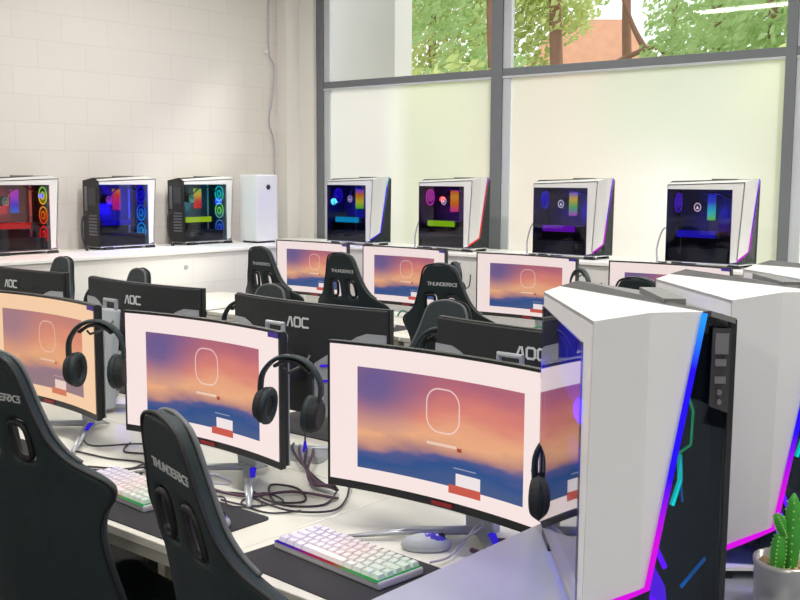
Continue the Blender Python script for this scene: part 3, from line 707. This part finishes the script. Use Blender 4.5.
# hooks that carry them
for src in [(-2.712, 1.765, 1.169), (-1.845, 1.755, 1.163), (-1.03, 1.755, 1.12), (-3.73, 4.86, 1.105), (-2.885, 4.86, 1.115)]:
    b = NB(); x, y, z = src
    tube(b, [(x - .02, y + .075, z + .006), (x - .01, y + .05, z - .012), (x, y - .02, z - .022), (x, y - .03, z - .01)], .0035, 6)
    i = [-2.712, -1.845, -1.03, -3.73, -2.885].index(x)
    tag(obj('headset_hook', b, 'black', smooth=True), 'small black hook holding %s' % ['the headset on the warm left monitor', 'the headset on the second monitor', 'the headset behind the white computer', 'the far headset between racing chairs', 'the far headset at the third monitor'][i], 'hook', 'headset hooks')

for x, z, w_ in [(-3.72, 1.17, 'left of centre'), (-2.835, 1.175, 'with violet light bars'), (-1.93, 1.165, 'above the big front screen')]:
    place_headset(h1, (x, 2.455, z), R(14), 'black headset hanging behind the black-backed monitor %s' % w_, sc=.95)
    b = NB(); tube(b, [(x + .06, 2.412, z - .008), (x + .01, 2.42, z - .018), (x, 2.46, z - .021), (x, 2.475, z - .012)], .0035, 6)
    tag(obj('headset_hook', b, 'black', smooth=True), 'small black hook behind the black-backed monitor %s' % w_, 'hook', 'headset hooks')

# ==================================================================== chairs
ZT = 1.25
rowsL = [(0, .030), (.01, .064), (.035, .088), (.075, .102), (.12, .116), (.155, .130), (.19, .145), (.225, .166), (.25, .192), (.272, .228), (.288, .254), (.308, .270), (.332, .264), (.365, .240), (.42, .222), (.52, .226), (.63, .245), (.75, .255), (.80, .25)]
def back_pt(x, L):
    """centre surface of the backrest: x across, L down from the top"""
    y = -.17 + .16 * (L / .8) + .5 * max(0, abs(x) - .14) ** 1.05
    return Vector((x, y, ZT - L * .975))
def chair(front_rim=False):
    e = empty('gaming_chair')
    b = NB(); grid = []
    fx = [-1, -.86, -.62]
    for L, w in rowsL:
        row = []
        inner = min(1, w / .135)
        xs = [.030 * inner, .062 * inner, .094 * inner] if w > .05 else [.015, .022, .027]
        outer = [xs[2] + (w - xs[2]) * t_ for t_ in (.45, .85, 1)] if w > .05 else [.028, .029, w]
        X = [-o for o in outer[::-1]] + [-o for o in xs[::-1]] + [0] + xs + outer
        grid.append([b.verts.new(back_pt(x, L)) for x in X])
    # holes: rows .115 -> .215, columns between xs[0] .. xs[2]
    for r_ in range(len(grid) - 1):
        for c in range(len(grid[0]) - 1):
            L0 = rowsL[r_][0]
            hole = (.155 - 1e-6 <= L0 < .25 - 1e-6) and c in (3, 4, 7, 8)
            if hole: continue
            b.faces.new([grid[r_][c], grid[r_][c + 1], grid[r_ + 1][c + 1], grid[r_ + 1][c]])
    for f in b.faces: f.smooth = True
    bmesh.ops.recalc_face_normals(b, faces=b.faces)
    back = obj('backrest', b, ['leather', 'leather2'], e)
    # make sure normals look to the rear (-y)
    s = back.modifiers.new('solid', 'SOLIDIFY'); s.thickness = .034; s.offset = 0; s.use_even_offset = False
    ss = back.modifiers.new('sub', 'SUBSURF'); ss.levels = 2; ss.render_levels = 2
    # piping all around the rear edge
    pp = [back_pt(w, L) + Vector((.002, -.014, 0)) for L, w in rowsL[1:]]; pm = [Vector((-p.x, p.y, p.z)) for p in pp]
    b = NB(); tube(b, catmull(pm[::-1] + [back_pt(0, 0) + Vector((0, -.014, .003))] + pp, 4), .0045, 6); obj('piping', b, 'piping', e, smooth=True)
    # grey line on the front edge
    pf = [back_pt(w, L) + Vector((.001, .014, 0)) for L, w in rowsL[1:9]]; pn = [Vector((-p.x, p.y, p.z)) for p in pf]
    b = NB(); tube(b, catmull(pn[::-1] + [back_pt(0, 0) + Vector((0, .014, .003))] + pf, 4), .005, 6); obj('front_piping', b, 'rim2', e, smooth=True)
    # slot surrounds
    for s_ in (-1, 1):
        b = NB(); q = [(.036, .172), (.050, .160), (.078, .163), (.090, .180), (.094, .225), (.086, .243), (.062, .246), (.044, .232)]
        tube(b, catmull([back_pt(s_ * x, L) + Vector((0, -.015, 0)) for x, L in q], 4, closed=True), .0075, 8, closed=True); obj('slot_trim', b, 'piping', e, smooth=True)
    lt = lettering('THUNDERX3', .0150, .95, .0034, .2)
    for v in lt.verts:
        x, z = v.co.x * 1.30 + .012, v.co.z; off = v.co.y
        p = back_pt(x, .100 - z); v.co = Vector((x, p.y - .0178 + off, p.z))
    bmesh.ops.recalc_face_normals(lt, faces=lt.faces); obj('logo', lt, 'print', e)
    # front emblem for the chairs that face the camera
    b = NB(); p = back_pt(0, .10)
    for dx in (-1, 1): slab(b, [(dx * .03, p.y + .018, p.z + .02), (dx * .012, p.y + .018, p.z + .02), (0, p.y + .018, p.z - .012), (dx * .010, p.y + .018, p.z - .02)], (0, .002, 0))
    obj('emblem', b, 'piping', e)
    # seat
    b = NB(); n = 8
    g = []
    for j in range(7):
        row = []
        for i in range(9):
            x = -.25 + .5 * i / 8; y = .0 + .50 * j / 6; t_ = abs(x) / .25
            row.append(b.verts.new((x, y, .50 + .055 * t_ ** 3 - .02 * (j == 6))))
        g.append(row)
    for j in range(6):
        for i in range(8): b.faces.new([g[j][i], g[j][i + 1], g[j + 1][i + 1], g[j + 1][i]])
    seat = obj('seat', b, 'leather', e, smooth=True)
    s = seat.modifiers.new('solid', 'SOLIDIFY'); s.thickness = .11; s.offset = -1
    ss = seat.modifiers.new('sub', 'SUBSURF'); ss.levels = 2; ss.render_levels = 2
    for s_ in (-1, 1):
        b = NB(); tube(b, catmull([(s_ * .31, -.04, .62), (s_ * .315, .01, .655), (s_ * .315, .10, .662), (s_ * .315, .20, .66), (s_ * .31, .24, .65)], 4), .032, 10, flat=(1.2, .55)); ar = obj('armrest', b, 'black', e, smooth=True)
        b = NB(); tube(b, [(s_ * .22, .10, .42), (s_ * .31, .10, .43), (s_ * .315, .10, .48), (s_ * .315, .10, .655)], .018, 8); obj('arm_post', b, 'lgrey', ar)
    b = NB(); box(b, -.12, .12, .08, .36, .36, .40); cyl(b, (0, .22, .12), (0, .22, .36), .028); obj('gas_lift', b, 'black', e)
    b = NB(); 
    for s_ in (-1, 1): slab(b, [(s_ * .20, -.02, .42), (s_ * .20, .10, .42), (s_ * .20, .10, .47), (s_ * .20, .03, .58), (s_ * .20, -.0, .58)], (s_ * .012, 0, 0))
    obj('recline_bracket', b, 'black', e)
    for k_ in range(5):
        a = R(90 + 72 * k_); c_, s_ = math.cos(a), math.sin(a)
        b = NB(); tube(b, [(0, .22, .13), (c_ * .15, .22 + s_ * .15, .115), (c_ * .31, .22 + s_ * .31, .075)], [.035, .028, .018], 8, flat=(1, .7)); lg = obj('base_leg', b, 'black', e, smooth=True)
        b = NB(); cyl(b, (c_ * .31 - s_ * .02, .22 + s_ * .31 + c_ * .02, .03), (c_ * .31 + s_ * .02, .22 + s_ * .31 - c_ * .02, .03), .03, n=14); obj('caster', b, 'piping', lg)
    return e
ch0 = chair()
place_chair_args = [
    (-2.195, 1.155, 1.225, R(8), 'black racing chair seen from behind at the left edge of the photo', 'chairs at the near desks'),
    (-1.452, 1.075, 1.212, R(-16), 'black racing chair turned sideways in the front, logo slanting down its back', 'chairs at the near desks'),
    (-4.648, 4.15, 1.20, R(-4), 'black racing chair from behind at far desks, nearest the corner', 'chairs at the far desks'),
    (-3.967, 4.13, 1.20, R(0), 'black racing chair from behind, second from the corner at far desks', 'chairs at the far desks'),
    (-3.128, 3.95, 1.20, R(8), 'black racing chair from behind, left of the third lit far monitor', 'chairs at the far desks'),
    (-2.087, 3.975, 1.20, R(0), 'black racing chair at far desks showing only its top above the counter computers', 'chairs at the far desks'),
    (-5.58, 3.43, 1.13, R(178), 'black chair facing the camera above the leftmost black-backed monitor', 'chairs at the middle desks'),
    (-4.69, 3.34, 1.12, R(172), 'black chair facing the camera above the second black-backed monitor', 'chairs at the middle desks'),
    (-3.49, 3.20, 1.13, R(180), 'black chair facing the camera between two racing chairs seen from behind', 'chairs at the middle desks'),
    (-2.50, 3.22, 1.135, R(186), 'black chair with pale edge piping facing the camera above the AOC-lettered monitor at right'.replace('AOC-lettered ', ''), 'chairs at the middle desks')]
drop = []
# record the child heights once so copies start from the same place
for i, a in enumerate(place_chair_args):
    if i > 0:
        o = copy_tree(ch0)
        for c in o.children:
            if not c.name.startswith('base_leg'): c.location.z = 0
    else: o = ch0
    x, y, zt, rz, label, group = a
    off = Matrix.Rotation(rz, 2) @ Vector((0, -.17))
    o.location = (x - off.x, y - off.y, 0); o.rotation_euler = (0, 0, rz)
    for c in o.children:
        if not c.name.startswith('base_leg'): c.location.z = zt - ZT
    tag(o, label, 'gaming chair', group)
    if 'middle desks' not in group:        # these chairs show no armrests in the photo
        drop.append(o)
for o in drop:
    for c in list(o.children):
        if c.name.startswith('armrest'):
            for g in list(c.children): bpy.data.objects.remove(g)
            bpy.data.objects.remove(c)

# ================================================================== desk bits
Z = .744
cable('loose_cable', [(-2.86, 1.98, Z), (-2.78, 1.90, Z), (-2.68, 1.93, Z), (-2.60, 1.80, Z), (-2.72, 1.72, Z), (-2.60, 1.70, Z), (-2.52, 1.76, Z), (-2.62, 1.86, Z), (-2.75, 1.82, Z), (-2.92, 1.80, Z)], .003, 'cable', 'thin dark cable looping on desk between the chair at photo edge and turned chair', 'loose cables on the near desks')
cable('loose_cable', [(-3.05, 1.92, Z + .006), (-2.90, 1.86, Z + .006), (-2.80, 1.98, Z + .006), (-2.66, 2.0, Z + .006), (-2.56, 1.90, Z + .006), (-2.60, 1.74, Z + .006), (-2.74, 1.68, Z + .006)], .003, 'cable', 'dark cable loop on desk below the warm left monitor', 'loose cables on the near desks')
cable('loose_cable', [(-2.88, 2.05, Z + .008), (-2.76, 2.00, Z + .03), (-2.62, 2.02, Z + .01), (-2.55, 1.95, Z + .008)], .006, 'cable_p', 'thick plum cable arching between the two left monitors', 'loose cables on the near desks')
for i in range(4):
    cable('loose_cable', [(-2.42 + .03 * i, 2.30, Z + .01), (-2.32 + .03 * i, 2.20, Z + .03), (-2.20 + .02 * i, 2.12 - .01 * i, Z + .025), (-2.05, 2.05 - .01 * i, Z + .012), (-1.96, 2.03 - .005 * i, Z + .01 + .006 * i)], .0045, 'cable_p' if i % 2 else 'cable', 'thick dark cable in bundle running to the big front monitor', 'cable bundle behind the second headset')
cable('loose_cable', [(-2.18, 1.90, Z), (-2.05, 1.86, Z), (-1.98, 1.92, Z), (-2.08, 1.99, Z), (-2.16, 1.96, Z), (-2.02, 1.86, Z), (-1.92, 1.93, Z), (-1.96, 2.03, Z + .01)], .003, 'cable', 'thin dark cable loop on desk right of the second monitor', 'loose cables on the near desks')
cable('loose_cable', [(-2.10, 1.84, Z + .004), (-1.95, 1.83, Z + .004), (-1.86, 1.90, Z + .004), (-1.90, 2.0, Z + .004), (-1.98, 2.10, Z + .012)], .003, 'cable', 'long thin cable curve on desk before the black mat corner', 'loose cables on the near desks')
cable('loose_cable', [(-2.16, 1.78, Z), (-2.06, 1.80, Z), (-2.02, 1.88, Z), (-2.12, 1.90, Z), (-2.10, 1.80, Z), (-1.98, 1.79, Z), (-1.93, 1.86, Z)], .0025, 'cable', 'hair-thin dark cable loop between the desk mat and the second monitor', 'loose cables on the near desks')
cable('loose_cable', [(-2.24, 1.74, Z), (-2.18, 1.80, Z), (-2.10, 1.76, Z), (-2.04, 1.82, Z), (-2.14, 1.86, Z), (-2.26, 1.80, Z)], .0025, 'cable', 'hair-thin dark cable loop right behind the turned chair', 'loose cables on the near desks')
cable('loose_cable', [(-2.35, 1.86, Z + .004), (-2.24, 1.82, Z + .004), (-2.12, 1.84, Z + .004), (-2.06, 1.95, Z + .004), (-1.92, 1.99, Z + .004)], .004, 'cable_p', 'plum cable lying under the second monitor', 'loose cables on the near desks')
cable('loose_cable', [(-2.30, 1.80, Z + .02), (-2.26, 1.76, Z + .05), (-2.20, 1.79, Z + .06), (-2.19, 1.84, Z + .03), (-2.24, 1.86, Z + .01), (-2.30, 1.83, Z + .01)], .004, 'cable_w', 'pale coiled cable standing up beside the second monitor foot', 'loose cables on the near desks')
cable('mouse_cable', [(-1.475, 1.90, Z + .012), (-1.43, 1.92, Z + .03), (-1.41, 1.95, Z + .05), (-1.43, 1.97, Z + .05), (-1.44, 1.93, Z + .02), (-1.42, 1.84, Z + .006), (-1.42, 1.77, Z + .012)], .003, 'cable_w', 'pale looped cable between the silver mouse and the white keyboard')
cable('loose_cable', [(-1.42, 1.99, Z + .006), (-1.36, 2.0, Z + .012), (-1.33, 1.95, Z + .012), (-1.37, 1.91, Z + .006), (-1.41, 1.91, Z + .005)], .006, 'cable_p', 'short plum cable loop beside the silver mouse', 'loose cables on the near desks')
for i, x in enumerate((-4.05, -3.05)):
    cable('network_cable', [(x - .2, 4.95, Z + .006), (x - .1, 4.88, Z + .05), (x, 4.90, Z + .02), (x + .1, 4.84, Z + .04), (x + .22, 4.92, Z + .01)], .006, 'cable_g', 'green cable loop on far desk under the %s' % ['monitor between racing chairs', 'third lit monitor'][i], 'green cables on the far desks')
    cable('network_cable', [(x - .12, 4.97, Z + .01), (x - .02, 4.86, Z + .03), (x + .08, 4.92, Z + .06), (x + .1, 5.0, Z + .02)], .006, 'cable_w', 'white cable loop on far desk under the %s' % ['monitor between racing chairs', 'third lit monitor'][i], 'white cables on the far desks')
# hub + bottle between the second and the front monitor
e = empty('usb_hub', (-2.30, 2.235, .74), R(20)); tag(e, 'flat silver hub box with blue light on desk behind the second headset', 'hub')
b = NB(); box(b, -.07, .07, -.045, .045, 0, .022); obj('hub_case', b, 'silver', e, bevel=.005)
b = NB(); cyl(b, (.0, -.0, .022), (.0, .0, .055), .008, .004); obj('hub_light', b, 'blueglow', e)
cable('hub_cable', [(-2.30, 2.235, .79), (-2.31, 2.25, .84), (-2.30, 2.27, .92), (-2.32, 2.29, .98)], .003, 'cable', 'dark cable rising from the silver hub')
e = empty('small_bottle', (-2.30, 2.39, .7435)); tag(e, 'small clear bottle standing near the left edge of the big front screen', 'bottle')
e.location = (-2.10, 2.30, .74)
b = NB(); cyl(b, (0, 0, 0), (0, 0, .05), .020, .019); cyl(b, (0, 0, .05), (0, 0, .062), .019, .009); obj('bottle_body', b, 'clear', e, smooth=False, bevel=.002)
b = NB(); cyl(b, (0, 0, .062), (0, 0, .078), .010); obj('bottle_cap', b, 'key', e)

# ==================================================================== cactus
e = empty('potted_cactus', (-.572, 1.622, .92)); tag(e, 'small green cactus in a round steel pot on the counter', 'cactus')
b = NB(); n = 32; prof = [(.044, 0), (.047, .004), (.050, .05), (.0505, .088), (.052, .090), (.052, .098), (.0485, .098), (.0480, .06), (0, .06)]
rings = [[b.verts.new((r_ * math.cos(2 * math.pi * i / n), r_ * math.sin(2 * math.pi * i / n), z)) for i in range(n)] for r_, z in prof[:-1]]
b.faces.new(rings[0][::-1]); b.faces.new(rings[-1])
for A, B in zip(rings[:-1], rings[1:]):
    for i in range(n): b.faces.new([A[i], A[(i + 1) % n], B[(i + 1) % n], B[i]])
obj('pot', b, 'metalpot', e, smooth=True)
b = NB()
for i in range(190):
    a = random.random() * 6.283; rr = .0455 * math.sqrt(random.random()); s_ = random.uniform(.003, .0055)
    ball(b, (rr * math.cos(a), rr * math.sin(a), .082 + random.uniform(-.003, .004)), s_, 1, random.uniform(.7, 1), .7, 6, 4)
obj('gravel', b, 'gravel', e, kind='stuff')
right = Vector((.76, .65, 0))
def stem(p0, p1, r, nm='stem'):
    p0, p1 = Vector(p0), Vector(p1); b = NB(); n = 20; m_ = 10; d = p1 - p0; q = d.to_track_quat('Z', 'Y'); rings = []
    for j in range(m_ + 1):
        t_ = j / m_; rr = r * (math.sin(math.pi * (.12 + .80 * t_)) ** .45) * (1 - .25 * (t_ > .85) * (t_ - .85) / .15)
        if j == m_: rr *= .45
        rings.append([b.verts.new(p0 + d * t_ + q @ Vector((rr * (1 + (.13 if i % 4 == 0 else -.03)) * math.cos(2 * math.pi * i / n), rr * (1 + (.13 if i % 4 == 0 else -.03)) * math.sin(2 * math.pi * i / n), 0))) for i in range(n)])
    for A, B in zip(rings[:-1], rings[1:]):
        for i in range(n):
            f = b.faces.new([A[i], A[(i + 1) % n], B[(i + 1) % n], B[i]]); f.material_index = 0
    b.faces.new(rings[-1]); b.faces.new(rings[0][::-1])
    s_ = obj(nm, b, 'cactus', e, smooth=True)
    b = NB()
    for i in range(0, n, 4):
        for j in range(1, m_):
            t_ = j / m_; rr = r * (math.sin(math.pi * (.12 + .80 * t_)) ** .45) * 1.14
            ball(b, p0 + d * t_ + q @ Vector((rr * math.cos(2 * math.pi * i / n), rr * math.sin(2 * math.pi * i / n), 0)), .0016, 1, 1, 1, 5, 4)
    obj('spines', b, 'cactus_rib', s_, kind='stuff')
stem((.004, .003, .075), right * .006 + Vector((0, 0, .205)), .0125)
stem(-right * .016 + Vector((0, 0, .076)), -right * .012 + Vector((0, 0, .142)), .0115)
stem(-right * .003 + Vector((0, 0, .132)), -right * .022 + Vector((0, 0, .172)), .009)
stem(right * .006 + Vector((0, 0, .140)), right * .026 + Vector((0, 0, .180)), .009)

# =================================================================== outdoors
b = NB(); box(b, -40, 25, 7.0, 60, -.3, -.05); o = struct('floor_outdoor_lawn', b, 'grass')
e = empty('neighbour_wall', (-7.8, 7.7, -.05)); tag(e, 'pale rendered wall outside behind the left window pane', 'wall')
b = NB(); box(b, -1.5, 1.22, -.1, .15, 0, 4.6); obj('wall_face', b, 'renderwall', e)
b = NB(); box(b, -1.5, 1.25, -.13, .18, 4.6, 4.68); obj('coping', b, 'renderwall', e)
def foliage(bm, c, rad, n, size, sq=.8):
    for i in range(n):
        v = Vector((random.gauss(0, 1), random.gauss(0, 1), random.gauss(0, 1))); v.normalize(); v *= rad * random.random() ** .45; v.z *= sq
        p = Vector(c) + v; s = size * random.uniform(.6, 1.3)
        a = Vector((random.gauss(0, 1), random.gauss(0, 1), random.gauss(0, 1))).normalized(); u_ = a.orthogonal().normalized() * s; w_ = a.cross(u_).normalized() * s * .5
        bm.faces.new([bm.verts.new(p - u_), bm.verts.new(p + w_), bm.verts.new(p + u_), bm.verts.new(p - w_)])
def tree(x, y, h, tr, crowns, label, lm='leaf', branches=(), size=.065, dens=1500):
    e = empty('tree', (x, y, -.05)); tag(e, label, 'tree', 'trees outside the window')
    b = NB(); tube(b, catmull([(0, 0, 0), (.05, 0, h * .3), (-.08, .05, h * .6), (.05, 0, h)], 5), [tr * (1 - .5 * i / 15) for i in range(16)], 10)
    t_ = obj('trunk', b, 'trunk', e, smooth=True)
    for br in branches:
        b = NB(); P = catmull(br, 5); tube(b, P, [tr * .45 * (1 - .7 * i / len(P)) for i in range(len(P))], 8); obj('branch', b, 'trunk', e, smooth=True)
    b = NB()
    for c, r_ in crowns: foliage(b, c, r_, int(dens * r_ * r_), size)
    obj('foliage', b, lm, e, kind='stuff')
def at(px, dist):          # direction table for the outdoor planting: bearing across the window, metres ahead
    lat = (px - 400) / 1044 * dist
    return (.76 * lat - .65 * dist, .65 * lat + .76 * dist)
tree(*at(432, 17), 7, .09, [((0, 0, 4.2), 1.1), ((.9, .3, 3.4), 1.0), ((-.7, 0, 5.0), 1.2), ((.6, .5, 5.2), 1.3), ((-.6, 0, 3.2), .9), ((1.5, .6, 4.4), 1.0)], 'slim pale tree outside the left window, just right of the rendered wall', 'leaf2')
tree(*at(489, 13), 7, .07, [((.3, .3, 5.6), 1.3), ((-.8, 0, 4.0), .9), ((-.5, .5, 2.8), .8)], 'brown-trunked tree outside beside the middle window post', 'leaf')
tree(*at(552, 16), 8, .13, [((0, 0, 7.0), 1.5), ((-1.1, .8, 3.0), .8), ((-.5, .8, 4.3), .7), ((.9, 1.2, 2.5), .5)], 'thick red-brown gum trunk outside, left in the second window', 'leaf2',
     branches=[[(0, 0, 2.6), (.3, .4, 3.1), (.9, .7, 3.5), (1.3, .9, 3.5), (1.5, 1.0, 2.4)], [(1.1, .8, 3.5), (.8, .8, 4.0), (.5, .7, 4.9)], [(0, 0, 2.3), (.5, .5, 3.0), (.9, .7, 3.3)]])
tree(*at(622, 18), 8, .11, [((0, 0, 7.0), 1.4), ((.9, .6, 5.2), .5), ((-.6, 0, 5.0), .5), ((1.0, .6, 3.2), .6), ((-.2, .8, 2.7), .6)], 'red-brown gum tree outside with fine branches, middle of the second window', 'leaf')
tree(*at(668, 19), 6, .08, [((0, 0, 3.4), 1.0), ((.3, .3, 4.6), 1.0)], 'leafy light green tree outside right of the gum trunks', 'leaf')
tree(*at(712, 15), 7, .10, [((0, 0, 3.5), 1.1), ((.5, .5, 4.7), 1.2), ((-.4, -.2, 2.6), 1.0)], 'dense light green tree outside in the right part of the second window', 'leaf')
tree(*at(768, 12), 6, .08, [((0, 0, 3.3), 1.0), ((.2, .3, 4.4), 1.1), ((0, 0, 2.2), 1.0)], 'bright green tree outside by the right window post', 'leaf')
tree(*at(880, 13), 6, .10, [((0, 0, 3.3), 1.3), ((.2, .3, 4.6), 1.3)], 'green tree outside beyond the right window post', 'leaf')
def shrub(x, y, r_, h, label, lm='leaf2'):
    e = empty('shrub', (x, y, -.05)); tag(e, label, 'shrub', 'shrubs outside the frosted panes')
    b = NB(); tube(b, [(0, 0, 0), (.02, 0, h * .6)], .04, 6); obj('stem', b, 'trunk', e)
    b = NB()
    for k_ in range(7): foliage(b, (random.uniform(-.3, .3) * r_, random.uniform(-.3, .3) * r_, h * (k_ + .6) / 7), r_ * .75, 260, .08, 1)
    obj('foliage', b, lm, e, kind='stuff')
shrub(-7.25, 9.3, .8, 2.6, 'bright green shrub outside, blurred behind the left frosted pane')
shrub(-8.0, 10.6, .8, 2.7, 'taller green shrub outside, blurred behind the left frosted pane near the post')
shrub(-3.55, 9.4, .7, 2.5, 'green shrub outside, blurred behind the frosted pane near the right post')
# neighbouring house
hx, hy = at(585, 24)
e = empty('neighbour_house', (hx, hy, -.05), R(40)); e.scale = (.45, .6, 1.18); tag(e, 'distant terracotta house among the gum trees', 'house')
b = NB(); box(b, -3.4, 3.4, -2, 2, 0, 3.2); obj('wall_face', b, pbr('house_brick', srgb(222, 182, 158), .85, noise=.15, nscale=4), e)
b = NB(); slab(b, [(-3.7, -2.3, 3.2), (3.7, -2.3, 3.2), (1.6, 0, 4.4), (-1.6, 0, 4.4)], (0, 0, -.06)); slab(b, [(-3.7, 2.3, 3.2), (3.7, 2.3, 3.2), (1.6, 0, 4.4), (-1.6, 0, 4.4)], (0, 0, -.06))
slab(b, [(-3.7, -2.3, 3.2), (-3.7, 2.3, 3.2), (-1.6, 0, 4.4)], (0, 0, -.06)); slab(b, [(3.7, -2.3, 3.2), (3.7, 2.3, 3.2), (1.6, 0, 4.4)], (0, 0, -.06)); obj('roof', b, 'roof', e)

# ============================================================ light and camera
w = bpy.data.worlds.new('overcast_sky'); bpy.context.scene.world = w; w.use_nodes = True
nt = w.node_tree; bg = nt.nodes['Background']; bg.inputs[0].default_value = (.93, .97, 1.0, 1); bg.inputs[1].default_value = 1.6
S = bpy.data.lights.new('sun', 'SUN'); S.energy = 2.6; S.angle = R(12); S.color = (1, .97, .9)
so = bpy.data.objects.new('sun', S); col.objects.link(so); so.rotation_euler = (R(50), 0, R(150))

cam = bpy.data.cameras.new('camera'); co = bpy.data.objects.new('camera', cam); col.objects.link(co)
f, hd, pi_, ro = 1043.8, .7075068, .1178265, .00482856
cam.sensor_width = 36; cam.lens = f / 800 * 36; cam.clip_start = .02; cam.clip_end = 200
chh, sh = math.cos(hd), math.sin(hd); cp, sp_ = math.cos(pi_), math.sin(pi_)
Fv = Vector((-sh * cp, chh * cp, -sp_)); rv = Vector((chh, sh, 0)); uv_ = rv.cross(Fv)
r2 = math.cos(ro) * rv + math.sin(ro) * uv_; u2 = -math.sin(ro) * rv + math.cos(ro) * uv_
mt = Matrix((r2, u2, -Fv)).transposed().to_4x4(); mt.translation = (0, 0, 1.62); co.matrix_world = mt
sc = bpy.context.scene; sc.camera = co
sc.view_settings.view_transform = 'Standard'; sc.view_settings.look = 'None'; sc.view_settings.gamma = 1; sc.view_settings.exposure = 0
sc.view_settings.use_curve_mapping = False
